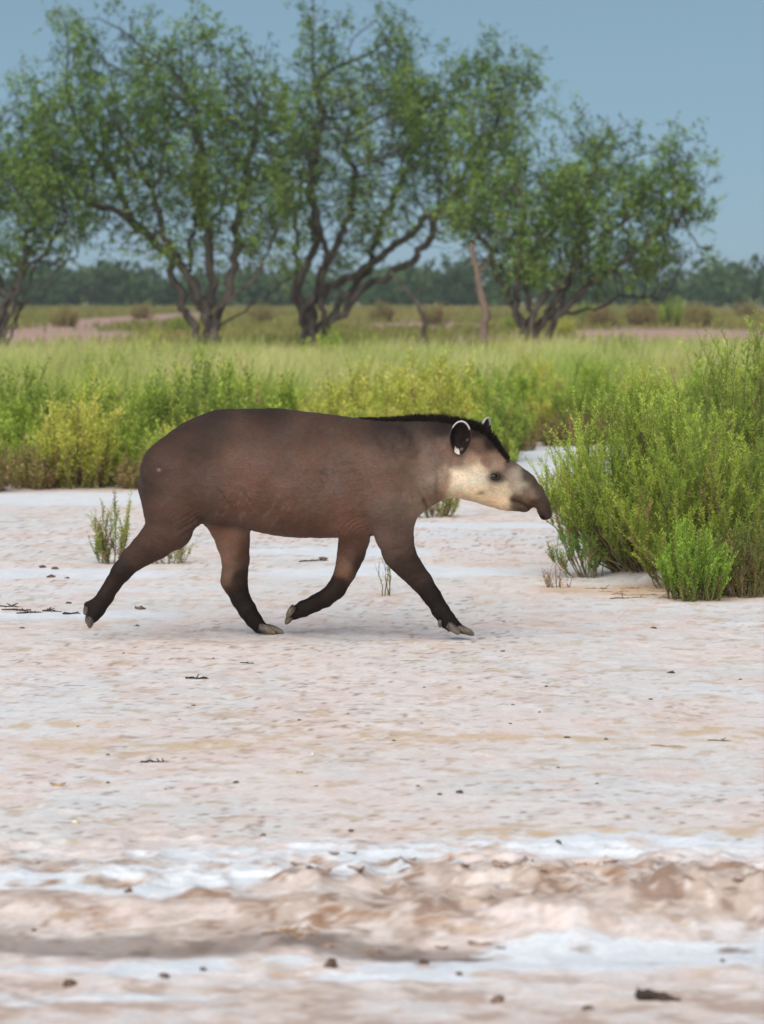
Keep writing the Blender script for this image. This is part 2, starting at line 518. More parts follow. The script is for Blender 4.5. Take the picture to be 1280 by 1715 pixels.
# near hind leg, trailing
add_chain([(300, 795, 62, -.10), (290, 850, 50, -.125), (283, 884, 39, -.13), (262, 906, 30, -.13), (224, 936, 21, -.13), (204, 958, 16.5, -.13), (189, 979, 13.5, -.13), (175, 1002, 13, -.13), (162, 1021, 13, -.13), (157, 1030, 11.5, -.13)], .82, .05)
add_chain([(160, 1012, 9, -.13), (147, 1014, 6.5, -.12)], .9, .02)
add_chain([(160, 1025, 10, -.135), (153, 1038, 7.5, -.14)], .9, .015)
# far hind leg, planted
add_chain([(370, 830, 58, .10), (385, 878, 36, .125), (390, 906, 29, .13), (394, 936, 23.5, .13), (393, 972, 22.5, .13), (403, 1001, 16.5, .13), (415, 1022, 14.5, .13), (426, 1039, 13, .13), (434, 1049, 11, .13), (446, 1053, 8, .13)], .82, .045)
# far front leg, folded back
add_chain([(610, 840, 52, .09), (596, 890, 29, .125), (589, 925, 23.5, .13), (578, 960, 18.5, .13), (564, 987, 16, .13), (545, 1003, 14, .13), (529, 1010, 13.2, .13), (508, 1020, 13.5, .13), (492, 1027, 12, .13)], .82, .04)
# near front leg, reaching forward
add_chain([(640, 790, 60, -.10), (652, 850, 49, -.125), (660, 898, 33, -.14), (669, 928, 27, -.14), (685, 950, 21.5, -.14), (706, 974, 17.5, -.14), (723, 998, 14.8, -.14), (738, 1022, 14.5, -.14), (749, 1039, 13.5, -.14), (758, 1047, 10.5, -.14), (768, 1051, 7.5, -.14)], .82, .045)
# shoulder blade, haunch, jowl, brow, lower lip, trunk
add_chain([(655, 750, 34, -.155), (640, 830, 42, -.15)], .8, .06)
add_chain([(655, 750, 34, .155), (640, 830, 42, .15)], .8, .06)
add_chain([(290, 790, 48, -.14), (320, 760, 40, -.13)], .8, .07)
add_chain([(290, 790, 48, .14), (320, 760, 40, .13)], .8, .07)
for s in (-1, 1):
    add_chain([(775, 800, 26, .062 * s), (800, 815, 20, .055 * s)], .9, .03)
    add_chain([(826, 786, 9, .072 * s), (842, 788, 7, .066 * s)], .9, .025)
add_chain([(815, 828, 17, 0), (850, 838, 15, 0), (878, 845, 10.5, 0)], 1.5, .02)
add_chain([(850, 806, 28, 0), (879, 810, 19.5, 0), (895, 827, 16.5, 0), (907, 843, 13.0, 0), (914, 862, 10.5, 0)], 1.15, .03)
add_chain([(909, 865, 3.6, -.028), (910, 876, 3.8, -.028)], 1, .006, sub=True)
add_chain([(909, 865, 3.6, .028), (910, 876, 3.8, .028)], 1, .006, sub=True)
add_chain([(903, 879, 6.5, 0), (925, 877, 6.5, 0)], 4, .008, sub=True)


def surface_nets(S, lo, h):
    s = S < 0
    nx, ny, nz = S.shape
    cnt = np.zeros((nx - 1, ny - 1, nz - 1), np.uint8)
    offs = [(a, b, c) for a in (0, 1) for b in (0, 1) for c in (0, 1)]
    for a, b, c in offs:
        cnt += s[a:nx - 1 + a, b:ny - 1 + b, c:nz - 1 + c]
    act = (cnt > 0) & (cnt < 8)
    I = np.argwhere(act)
    ids = np.full(cnt.shape, -1, np.int64); ids[act] = np.arange(len(I))
    acc = np.zeros((len(I), 3)); num = np.zeros(len(I))
    for a in range(8):
        for b in range(a + 1, 8):
            oa, ob = np.array(offs[a]), np.array(offs[b])
            if np.abs(oa - ob).sum() != 1: continue
            va_ = S[I[:, 0] + oa[0], I[:, 1] + oa[1], I[:, 2] + oa[2]]; vb_ = S[I[:, 0] + ob[0], I[:, 1] + ob[1], I[:, 2] + ob[2]]
            cr_ = (va_ < 0) != (vb_ < 0)
            tt = np.where(cr_, va_ / (va_ - vb_ + 1e-12), 0)
            acc += np.where(cr_[:, None], oa + tt[:, None] * (ob - oa), 0); num += cr_
    V = lo + (I + acc / num[:, None]) * h
    Q = []
    for d in range(3):
        sl0 = [slice(None)] * 3; sl1 = [slice(None)] * 3
        sl0[d] = slice(0, -1); sl1[d] = slice(1, None)
        ch = s[tuple(sl0)] != s[tuple(sl1)]
        E = np.argwhere(ch)
        u, v = (d + 1) % 3, (d + 2) % 3
        ok = (E[:, u] > 0) & (E[:, v] > 0) & (E[:, u] < S.shape[u] - 1) & (E[:, v] < S.shape[v] - 1)
        E = E[ok]
        eu = np.eye(3, dtype=int)[u]; ev = np.eye(3, dtype=int)[v]
        q = np.stack([ids[tuple((E - eu - ev).T)], ids[tuple((E - ev).T)], ids[tuple(E.T)], ids[tuple((E - eu).T)]], 1)
        flip = ~s[tuple(E.T)]
        q[flip] = q[flip][:, ::-1]
        Q.append(q)
    return V, np.concatenate(Q)


BV, BF = surface_nets(SD, lo, VOX)
del SD
ed = np.concatenate([BF[:, [0, 1]], BF[:, [1, 2]], BF[:, [2, 3]], BF[:, [3, 0]]])
deg = np.bincount(ed[:, 0], minlength=len(BV)) + np.bincount(ed[:, 1], minlength=len(BV))


def lap(V):
    A = np.stack([np.bincount(ed[:, 0], V[ed[:, 1], k], len(BV)) + np.bincount(ed[:, 1], V[ed[:, 0], k], len(BV)) for k in range(3)], 1)
    return A / deg[:, None] - V


for it in range(8):
    BV = BV + .5 * lap(BV)
    BV = BV - .52 * lap(BV)


def vnormals(V, Q):
    n = np.cross(V[Q[:, 2]] - V[Q[:, 0]], V[Q[:, 3]] - V[Q[:, 1]])
    N = np.stack([sum(np.bincount(Q[:, j], n[:, k], len(V)) for j in range(4)) for k in range(3)], 1)
    return unit(N)


BN = vnormals(BV, BF)
# side-view coordinates of every point of the skin (pixels of the mid-plane), the same for both flanks
vx = 640 + BV[:, 0] / TD * F
sz = (CAMH - BV[:, 2]) / TD * F + 490
side = np.where(BV[:, 1] < TD, -1, 1)


def seg_dist(px, py, pts):
    best = np.full(len(px), 1e9); 
    for (a, b), (c, d) in zip(pts[:-1], pts[1:]):
        l2 = (c - a) ** 2 + (d - b) ** 2
        tt = np.clip(((px - a) * (c - a) + (py - b) * (d - b)) / l2, 0, 1)
        best = np.minimum(best, np.hypot(px - a - tt * (c - a), py - b - tt * (d - b)))
    return best


disp = np.zeros(len(BV))
flank = np.abs(BV[:, 1] - TD) > .04


def groove(pts, amp, w, msk=flank):
    global disp
    disp = disp - amp * np.exp(-(seg_dist(vx, sz, pts) / w) ** 2) * msk


groove([(632, 742), (650, 772), (664, 800), (675, 820)], .008, 6)
groove([(662, 748), (682, 775), (702, 808), (714, 838)], .012, 7)
groove([(642, 736), (672, 752), (690, 790)], -.006, 8)
groove([(732, 785), (733, 815), (728, 840)], .009, 5)
groove([(742, 775), (741, 800)], .004, 3)
groove([(708, 838), (716, 850)], .006, 3)
groove([(694, 830), (704, 850)], .005, 3)
groove([(612, 862), (618, 880), (625, 905), (632, 920)], .012, 6)
groove([(344, 868), (365, 874), (392, 875), (410, 880)], .014, 6)
groove([(322, 858), (345, 866)], .006, 5)
groove([(300, 885), (320, 872), (338, 862)], .005, 4)
groove([(310, 893), (330, 880)], .004, 3)
groove([(372, 818), (392, 848)], .0035, 3)
groove([(405, 812), (425, 840)], .004, 3)
groove([(238, 812), (246, 806), (256, 812)], .007, 5)
groove([(268, 925), (258, 905), (246, 893)], .006, 5)
groove([(858, 836), (872, 842), (886, 850), (897, 853)], .010, 3.2, 1)
groove([(764, 755), (756, 780), (752, 800)], .006, 6)
groove([(800, 828), (808, 823)], .004, 3)
groove([(878, 820), (888, 838), (897, 852)], .006, 5)
groove([(812, 797), (824, 787), (838, 789), (847, 798)], -.004, 3)
groove([(830, 798), (834, 798)], .010, 8)
wr = sstep(0, 1, np.clip(1 - np.hypot((vx - 590) / 42, (sz - 885) / 30), 0, 1))
disp += .004 * wr * np.sin(seg_dist(vx, sz, [(615, 905), (640, 930)]) * .9)
wr2 = np.clip(1 - np.hypot((vx - 330) / 50, (sz - 868) / 26), 0, 1)
disp += .003 * wr2 * np.sin((vx * .6 + sz) * .7)
wr3 = np.clip(1 - np.hypot((vx - 712) / 26, (sz - 835) / 30), 0, 1)
disp += .0035 * wr3 * np.sin((vx * .95 + sz * -.35) * .75)
disp += .006 * (fbm(vx / 45, sz / 45, 5, 3) - .5) * 2 + .0022 * (fbm(vx / 9, sz / 9, 9, 3) - .5) * 2 * (side * .0 + 1)
BV = BV + BN * disp[:, None]
BN = vnormals(BV, BF)

ANCH = [(440, 688, 66, 51, 43), (360, 700, 68, 52, 44), (300, 725, 76, 58, 49), (242, 800, 78, 60, 51), (300, 800, 98, 75, 64), (420, 770, 110, 84, 73), (420, 720, 92, 70, 60), (520, 800, 108, 84, 74), (520, 710, 88, 68, 58), (600, 770, 108, 86, 77), (600, 718, 84, 66, 57),
        (650, 800, 108, 88, 79), (640, 850, 106, 86, 75), (720, 765, 124, 102, 91), (700, 735, 100, 82, 73), (742, 805, 152, 128, 108), (725, 825, 128, 104, 88), (690, 708, 56, 44, 38), (640, 706, 62, 48, 41), (740, 712, 50, 40, 35), (745, 750, 116, 96, 85),
        (775, 798, 226, 212, 186), (795, 785, 214, 198, 172), (765, 815, 216, 198, 168), (800, 832, 220, 202, 170), (840, 840, 214, 194, 162), (845, 822, 204, 186, 158), (785, 770, 168, 146, 126), (765, 768, 128, 106, 92), (800, 745, 112, 90, 78), (818, 768, 128, 107, 94),
        (838, 776, 148, 128, 112), (862, 800, 168, 150, 132), (868, 815, 176, 158, 136), (850, 775, 100, 82, 71), (884, 796, 84, 69, 60), (898, 815, 88, 73, 63), (886, 825, 128, 111, 96), (905, 845, 84, 70, 61), (915, 860, 76, 62, 55), (875, 847, 84, 64, 47), (890, 850, 70, 54, 42), (864, 834, 96, 78, 62),
        (800, 720, 40, 32, 28), (720, 714, 52, 41, 36), (780, 716, 42, 34, 29), (822, 742, 60, 48, 41), (830, 735, 44, 35, 30), (770, 706, 42, 34, 29), (500, 892, 98, 74, 63), (440, 880, 104, 80, 69), (580, 885, 112, 80, 66), (280, 890, 94, 72, 61), (240, 920, 80, 61, 52), (200, 965, 54, 42, 36), (160, 1030, 42, 33, 29), (660, 895, 96, 77, 67), (690, 945, 68, 53, 45), (735, 1010, 42, 33, 29), (760, 1048, 42, 34, 30)]
FAR = [(385, 900, 142, 108, 92), (372, 935, 146, 112, 95), (410, 935, 96, 72, 60), (380, 960, 128, 100, 84), (400, 970, 66, 50, 42), (405, 1000, 48, 38, 33), (430, 1045, 42, 33, 29), (592, 905, 128, 96, 78), (585, 930, 116, 88, 74), (572, 950, 130, 102, 86), (600, 945, 76, 58, 49), (560, 985, 58, 45, 38), (520, 1012, 46, 36, 31), (492, 1030, 46, 37, 32)]


def coat(px, py, A):
    A = np.array(A, float)
    jx = px + 7 * (fbm(px / 14, py / 14, 3, 3) - .5); jy = py + 7 * (fbm(px / 14, py / 14, 13, 3) - .5)
    d2 = ((jx[:, None] - A[:, 0]) ** 2 + (jy[:, None] - A[:, 1]) ** 2) / 100
    w = 1 / (d2 + .6) ** 2.3
    c = (w[:, :, None] * lin(A[:, 2:])[None]).sum(1) / w.sum(1)[:, None]
    w = 1 / (d2 + 9) ** 2.2
    c2 = (w[:, :, None] * lin(A[:, 2:])[None]).sum(1) / w.sum(1)[:, None]
    k = (sstep(700, 745, px) + sstep(905, 960, py)).clip(0, 1)[:, None]
    c = c2 + (c - c2) * k
    lum = c.mean(1, keepdims=True)
    return c * np.interp(lum, [0, .03, .08, .15, .4, .7], [.5, .58, .84, 1.0, 1.1, 1.1]) * np.array([1.03, .98, .94]) * .84


Cn = coat(vx, sz, ANCH)
legw = (sstep(TD + .0, TD + .04, BV[:, 1]) * sstep(872, 900, sz) * (vx < 640))[:, None]
Cn = Cn * (1 - legw) + coat(vx, sz, FAR) * legw


def spot(px, py, rx, ry, c, a=1.0, power=2):
    global Cn
    d = np.hypot((vx - px) / rx, (sz - py) / ry)
    Cn = mixc(Cn, lin(c), a * np.exp(-d ** power))


spot(832, 798, 17, 11, (44, 34, 29), .97, 3)
spot(878, 843, 20, 13, (84, 64, 48), .75, 3)
spot(846, 790, 10, 7, (96, 80, 70), .6)
spot(806, 824, 6, 3.5, (120, 100, 84), .8)
spot(908.5, 867, 5, 4.5, (10, 8, 7), 1, 4)
spot(902.5, 869, 2.5, 2, (140, 122, 108), .6, 4)
spot(370, 726, 9, 16, (60, 44, 36), .6)
spot(560, 788, 16, 12, (78, 62, 52), .4)
spot(272, 782, 3, 1.6, (170, 160, 160), .7)
spot(585, 878, 26, 20, (138, 98, 80), .5)
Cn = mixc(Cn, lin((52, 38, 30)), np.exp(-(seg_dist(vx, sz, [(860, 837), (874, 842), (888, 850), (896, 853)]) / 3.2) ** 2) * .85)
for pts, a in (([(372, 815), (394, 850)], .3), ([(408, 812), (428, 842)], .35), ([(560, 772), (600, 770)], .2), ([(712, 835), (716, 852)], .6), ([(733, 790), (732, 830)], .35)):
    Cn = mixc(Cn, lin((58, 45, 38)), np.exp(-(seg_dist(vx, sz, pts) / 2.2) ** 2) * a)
mot = fbm(vx / 28, sz / 28, 71, 5); fine = fbm(vx / 3.5, sz / 3.5, 77, 2)
hue_ = fbm(vx / 11, sz / 11, 73, 4, .6) - .5
Cn = Cn * (1 + hue_[:, None] * np.array([.22, -.10, -.06]))
scf = sstep(.60, .70, fbm(vx / 16, sz / 9, 75, 5, .65)) * np.exp(-(((vx - 560) / 60) ** 2 + ((sz - 800) / 45) ** 2))
Cn = mixc(Cn, lin((62, 50, 40)), scf * .6)
scf = sstep(.60, .68, fbm((vx + sz * .6) / 5, (sz - vx * .6) / 22, 76, 4)) * np.exp(-(((vx - 420) / 90) ** 2 + ((sz - 850) / 30) ** 2))
Cn = mixc(Cn, lin((150, 122, 108)), scf * .22)
Cn *= (1 + .40 * (mot - .5) + .22 * (fine - .5))[:, None]
Cn = Cn * np.array([1.0, .98, .96]) ** ((fbm(vx / 40, sz / 40, 79, 3) - .5)[:, None] * 12)

m, t, p, out = new_mat('tapir_coat')
a_ = t.nodes.new('ShaderNodeAttribute'); a_.attribute_name = 'col'
tcx = t.nodes.new('ShaderNodeTexCoord')
mp = t.nodes.new('ShaderNodeMapping'); mp.inputs['Scale'].default_value = (.35, 1, 1); mp.inputs['Rotation'].default_value = (0, .5, 0)
t.links.new(tcx.outputs['Object'], mp.inputs[0])
n1 = t.nodes.new('ShaderNodeTexNoise'); n1.inputs['Scale'].default_value = 260; n1.inputs['Detail'].default_value = 4
n2 = t.nodes.new('ShaderNodeTexNoise'); n2.inputs['Scale'].default_value = 60; n2.inputs['Detail'].default_value = 5
t.links.new(mp.outputs[0], n1.inputs['Vector']); t.links.new(mp.outputs[0], n2.inputs['Vector'])
mr = t.nodes.new('ShaderNodeMapRange'); mr.inputs['From Min'].default_value = .3; mr.inputs['From Max'].default_value = .7
mr.inputs['To Min'].default_value = .80; mr.inputs['To Max'].default_value = 1.18
t.links.new(n1.outputs[0], mr.inputs[0])
mm = t.nodes.new('ShaderNodeMix'); mm.data_type = 'RGBA'; mm.blend_type = 'MULTIPLY'; mm.inputs[0].default_value = 1
t.links.new(a_.outputs['Color'], mm.inputs[6]); t.links.new(mr.outputs[0], mm.inputs[7])
t.links.new(mm.outputs[2], p.inputs['Base Color'])
p.inputs['Roughness'].default_value = .62
p.inputs['Specular IOR Level'].default_value = .14
p.inputs['Sheen Weight'].default_value = .0
ad = t.nodes.new('ShaderNodeMath'); ad.operation = 'MULTIPLY_ADD'; ad.inputs[1].default_value = .4
t.links.new(n1.outputs[0], ad.inputs[0]); t.links.new(n2.outputs[0], ad.inputs[2])
b = t.nodes.new('ShaderNodeBump'); b.inputs['Strength'].default_value = .55; b.inputs['Distance'].default_value = .006
t.links.new(ad.outputs[0], b.inputs['Height']); t.links.new(b.outputs[0], p.inputs['Normal'])
M_COAT = m
m, t, p, out = new_mat('tapir_horn')
a_ = t.nodes.new('ShaderNodeAttribute'); a_.attribute_name = 'col'
t.links.new(a_.outputs['Color'], p.inputs['Base Color']); p.inputs['Roughness'].default_value = .5
M_HORN = m
m, t, p, out = new_mat('tapir_eye')
p.inputs['Base Color'].default_value = (.012, .008, .006, 1); p.inputs['Roughness'].default_value = .08
M_EYE = m
m, t, p, out = new_mat('tapir_mane')
p.inputs['Base Color'].default_value = (*lin((34, 26, 22)), 1); p.inputs['Roughness'].default_value = .55
p.inputs['Specular IOR Level'].default_value = .2
M_MANE = m

base = np.array([TP(440, 1062, .13)[0], TD, 0.0])
tapir = thing('tapir', 'dark brown tapir with pale face trotting across the salt flat', 'tapir', base)


def tpart(name, V, Fc, mat, parent=None, col=None, smooth=True):
    return mesh_obj(name, np.asarray(V) - base, Fc, mat, parent or tapir, col, smooth)


tpart('body', BV, BF, M_COAT, col=Cn)


def surf(px, py, s=-1):
    """Point on the flank at the given side-view position."""
    d = np.hypot(vx - px, sz - py) + np.where(side == s, 0, 1e6)
    j = np.argsort(d)[:12]
    j = j[np.argmin(BV[j, 1] * -s)]
    return BV[j], BN[j]


# eyes with lids
def sphere(c, r, sc=(1, 1, 1), n=12, mm_=8):
    th = np.linspace(0, math.pi, mm_ + 1)[:, None]; ph = np.linspace(0, 2 * math.pi, n, endpoint=False)[None]
    V = np.stack([np.sin(th) * np.cos(ph) * sc[0], np.sin(th) * np.sin(ph) * sc[1], np.cos(th) * np.ones_like(ph) * sc[2]], -1).reshape(-1, 3) * r + np.asarray(c)
    i = np.arange(mm_)[:, None] * n; j = np.arange(n)[None]; j2 = (j + 1) % n
    return V, np.stack([i + j, i + n + j, i + n + j2, i + j2], -1).reshape(-1, 4)


for s in (-1, 1):
    P0, N0 = surf(831, 798, s)
    c = P0 - N0 * .006
    V, Fc = sphere(c, .0165, (1.1, 1, .9))
    e = tpart('eye', V, Fc, M_EYE)
    uu = np.linspace(-.1, math.pi + .1, 12)
    lid = np.stack([c[0] + .023 * np.cos(uu), np.full(12, c[1] + s * .012 + 0 * uu), c[2] + .0135 * np.sin(uu) + .001], 1)
    V, Fc = tubes([(lid, np.interp(np.arange(12), [0, 3, 8, 11], [.003, .0055, .0055, .003]))], 6)
    tpart('eyelid', V, Fc, M_COAT, e, np.tile(lin((66, 52, 44)), (len(V), 1)))
    lid2 = np.stack([c[0] + .021 * np.cos(-uu), np.full(12, c[1] + s * .012), c[2] - .012 * np.sin(uu) - .001], 1)
    V, Fc = tubes([(lid2, np.full(12, .0035))], 6)
    tpart('eyelid', V, Fc, M_COAT, e, np.tile(lin((60, 47, 40)), (len(V), 1)))


def make_ear(center, right, up, fwd, a, bb, depth):
    """Cupped oval ear: right/up span the opening, fwd points out of it."""
    right, up, fwd = unit(np.array(right, float)), unit(np.array(up, float)), unit(np.array(fwd, float))
    nv, nu = 10, 36
    VV, CC = [], []
    for layer in (0, 1):
        for iv in range(nv + 1):
            v = iv / nv
            for iu in range(nu):
                u = 2 * math.pi * iu / nu
                w = 1 - .20 * max(0, -math.sin(u))
                th = .0045 * layer
                x = (a + th) * v * math.cos(u) * w; z = (bb + th) * v * math.sin(u)
                y = -depth * (1 - v ** 2.2) - (.006 * layer if v < .98 else .003 * layer) + .008 * math.cos(u) * v
                VV.append(center + right * x + up * z + fwd * y)
                n_ = float(noise2(np.array([u * 3.1]), np.array([v * 6.3 + layer * 9]), 5)[0])
                if layer == 0:
                    c = lin((38, 29, 26)) * (.6 + .5 * n_)
                    if v > .93 and math.sin(u) > .62: c = lin((190, 184, 180))
                    if v > .72 and -2.2 < (u if u < math.pi else u - 2 * math.pi) < -1.45 and n_ > .2: c = lin((206, 198, 188))
                    if v > .7 and -1.25 <= (u if u < math.pi else u - 2 * math.pi) < -.1 and n_ > .5: c = lin((120, 96, 82))
                else:
                    c = lin((92, 74, 64)) * (.85 + .3 * n_)
                    if v > .94 and math.sin(u) > .62: c = lin((196, 190, 186))
                CC.append(c)
    FF = []
    per = (nv + 1) * nu
    for layer in (0, 1):
        for iv in range(nv):
            for iu in range(nu):
                q = [layer * per + iv * nu + iu, layer * per + iv * nu + (iu + 1) % nu, layer * per + (iv + 1) * nu + (iu + 1) % nu, layer * per + (iv + 1) * nu + iu]
                FF.append(q if layer == 0 else q[::-1])
    for iu in range(nu):
        FF.append([nv * nu + iu, nv * nu + (iu + 1) % nu, per + nv * nu + (iu + 1) % nu, per + nv * nu + iu])
    return np.array(VV), np.array(FF), np.array(CC)


Pn, _ = surf(771, 748, -1)
ce = TP(770, 731); ce[1] = Pn[1] - .052
V, Fc, CC = make_ear(ce, (1, -.12, -.04), (.08, -.25, 1), (.15, -1, -.2), .047, .081, .05)
tpart('ear', V, Fc, M_COAT, col=CC)
ce = TP(813, 727, .10); ce[1] = TD + .105
V, Fc, CC = make_ear(ce, (.35, .9, 0), (.2, .12, 1), (.95, .3, -.05), .045, .080, .045)
tpart('ear', V, Fc, M_COAT, col=CC)

# mane: short stiff hair along the crest
cand = np.where((np.abs(BV[:, 1] - TD) < .048) & (BN[:, 2] > .1) & (vx > 604) & (vx < 852) & (sz < 775))[0]
nh = 11000
j = RNG.choice(cand, nh)
P0 = BV[j] + RNG.normal(0, .004, (nh, 3)) * np.array([1, 1, .3]) - BN[j] * .003
off = np.abs(BV[j, 1] - TD)
Lh = np.interp(vx[j], [604, 650, 700, 780, 820, 852], [.010, .026, .040, .044, .042, .022]) * (1 - off / .075) * RNG.uniform(.55, 1.1, nh)
D = unit(BN[j] * .9 + np.array([-.35, 0, .35]) + RNG.normal(0, .16, (nh, 3)))
S = unit(np.cross(D, RNG.normal(size=(nh, 3)))) * .0022
V = np.stack([P0 - S, P0 + S, P0 + D * Lh[:, None]], 1).reshape(-1, 3)
mo = tpart('mane', V, np.arange(nh * 3).reshape(-1, 3), M_MANE, smooth=False)
mo['kind'] = 'stuff'


def hoof(px, py, tx, ty, yo, r, light=.5):
    """One hoof: a blunt nail lofted from toe end to tip."""
    A, B = TP(px, py, yo), TP(tx, ty, yo)
    d = B - A; Ln = np.linalg.norm(d); d /= Ln
    yv_ = np.array([0, 1.0, 0]); up = np.cross(yv_, d); up = up if up[2] > 0 else -up
    VV, CC = [], []
    rings = [(-.15, .75), (.05, .98), (.3, 1.0), (.55, .92), (.78, .74), (.93, .48), (1.0, .12)]
    n = 10
    for (tt, k) in rings:
        for iu in range(n):
            u = 2 * math.pi * iu / n
            zz = math.sin(u); zz = zz * .78 if zz < 0 else zz
            VV.append(A + d * Ln * tt + r * k * (yv_ * math.cos(u) * .95 + up * zz * .8) - up * r * .35 * tt)
            CC.append(lin((50, 42, 37)) + (lin((150, 134, 110)) - lin((50, 42, 37))) * min(1, max(0, light * (tt * .8 + .9 * random.random() - .25))))
    FF = []
    for a in range(len(rings) - 1):
        for iu in range(n):
            FF.append([a * n + iu, a * n + (iu + 1) % n, (a + 1) * n + (iu + 1) % n, (a + 1) * n + iu])
    FF.append(list(range(n))[::-1]); FF.append([(len(rings) - 1) * n + k for k in range(n)])
    tpart('hoof', np.array(VV), FF, M_HORN, col=np.array(CC))


for args in ((150, 1013, 139, 1028, -.115, .026, .55), (153, 1036, 147, 1051, -.145, .026, .35), (150, 1030, 143, 1044, -.10, .022, .3),
             (437, 1052, 462, 1057, .085, .030, .8), (448, 1052, 476, 1057, .13, .028, .75), (440, 1050, 466, 1052, .17, .024, .4),
             (492, 1018, 478, 1032, .095, .024, .75), (490, 1030, 476, 1043, .13, .026, .5), (494, 1025, 480, 1036, .165, .022, .6),
             (752, 1048, 772, 1059, -.185, .027, .55), (765, 1051, 796, 1060, -.14, .028, .5), (757, 1049, 782, 1058, -.10, .025, .3), (738, 1040, 735, 1051, -.175, .016, .4)):
    hoof(*args)

# ------------------------------------------------------------------ shrubs
def shrub_geo(H, Wx, Wy, nstem, nside, nleaf, Lleaf, pal, rng, upright=.75, wleaf=.22, lean=(0, 0), droop=0.0, shootL=.30, bare=.25, dry=.12, rootw=.5, shape=.55):
    """Many-stemmed feathery shrub rooted at the origin. pal: sRGB shoot colours."""
    wood = []; LP, LD, LC = [], [], []
    palL = np.array([lin(c) for c in pal])
    for s in range(nstem):
        a = rng.uniform(0, 2 * math.pi); rr = math.sqrt(rng.uniform(0, 1))
        hgt = H * (1 - shape * rr ** 2) * (rng.uniform(.45, 1.08) if rng.uniform() < .6 else rng.uniform(.8, 1.12))
        tip = np.array([math.cos(a) * rr * Wx + lean[0] * hgt, math.sin(a) * rr * Wy + lean[1] * hgt, hgt])
        b0 = np.array([math.cos(a) * rr * Wx * rootw, math.sin(a) * rr * Wy * rootw, -.03])
        tt = np.linspace(0, 1, 9)[:, None]
        ctrl = b0 + (tip - b0) * np.array([.62, .62, .40])
        spine = (1 - tt) ** 2 * b0 + 2 * tt * (1 - tt) * ctrl + tt ** 2 * tip
        spine += np.cumsum(rng.normal(0, .014, (9, 3)), 0) * H
        wood.append((spine, np.linspace(.0065, .0012, 9) * (.6 + .5 * H)))
        tone = rng.uniform(0, 1)
        for q in range(nside):
            u = 1 - (1 - bare) * rng.uniform(0, 1) ** 1.1
            f = u * 8; i = min(int(f), 7)
            root = spine[i] + (spine[i + 1] - spine[i]) * (f - i)
            dirv = unit(spine[i + 1] - spine[i])
            outw = np.array([rng.normal(), rng.normal(), 0.0])
            sd_ = unit(dirv * .55 + unit(outw) * (1 - upright) * 1.1 + np.array([0, 0, upright]))
            Ls = shootL * H * rng.uniform(.5, 1.15)
            n = max(4, int(nleaf * rng.uniform(.7, 1.2)))
            v = (np.arange(n) + rng.uniform(0, 1, n)) / n
            bend = np.array([rng.normal(0, .2), rng.normal(0, .2), .14 - droop])
            pts = root + sd_ * Ls * v[:, None] + bend * (v[:, None] ** 2) * Ls
            ph = np.arange(n) * 2.4 + rng.uniform(0, 6)
            A = unit(np.cross(sd_, [.3, .9, .2])); B = np.cross(sd_, A)
            rad = np.cos(ph)[:, None] * A + np.sin(ph)[:, None] * B
            LP.append(pts); LD.append(sd_ * .8 + rad * .75 + rng.normal(0, .15, (n, 3)))
            c = palL[min(len(palL) - 1, int(np.clip(tone * .6 + rng.uniform(0, .5) + .12 * (u - .6), 0, .999) * len(palL)))]
            if u < .35 and rng.uniform() < .35: c = lin((118, 100, 70))
            if rng.uniform() < dry * (1.6 - 1.2 * u): c = lin((150, 122, 88))
            LC.append(np.tile(c, (n, 1)) * rng.uniform(.75, 1.2, (n, 1)) * (.9 + .25 * v[:, None]))
            wood.append((np.array([root, root + sd_ * Ls * .5 + bend * .25 * Ls, root + sd_ * Ls * .97 + bend * Ls * .94]), np.array([.0016, .0012, .0006]) * (.6 + .4 * H)))
    LP = np.concatenate(LP); LD = np.concatenate(LD); LC = np.concatenate(LC) * np.array([1.14, 1.13, 1.22])
    Ll = Lleaf * rng.uniform(.6, 1.25, len(LP))
    LV = leaves(LP, LD, Ll, Ll * wleaf + .0015, LC, rng=rng)
    return tubes(wood, 3), LV


def make_shrub(name, label, cat, loc, group=None, rotz=0, stem_mat=None, **kw):
    (wv_, wf), (lv, lf, lc) = shrub_geo(**kw)
    o = thing(name, label, cat, loc, group)
    o.rotation_euler = (0, 0, rotz)
    st = mesh_obj('stems', wv_, wf, stem_mat or M_TWIG, o)
    fo = mesh_obj('foliage', lv, lf, M_LEAF, o, lc)
    fo['kind'] = 'stuff'; st['kind'] = 'stuff'
    return o


G_BRIGHT = [(112, 134, 50), (138, 162, 58), (160, 182, 68), (174, 194, 78), (188, 202, 94)]
G_MID = [(98, 122, 48), (124, 148, 56), (148, 170, 66), (168, 186, 78)]
G_YEL = [(142, 154, 60), (172, 180, 70), (192, 194, 84), (204, 200, 100)]


def on_ground(px, py, sink=0.0):
    g_ = ground(px, py)
    return (g_[0], g_[1], gh(g_[0], g_[1]) - sink)


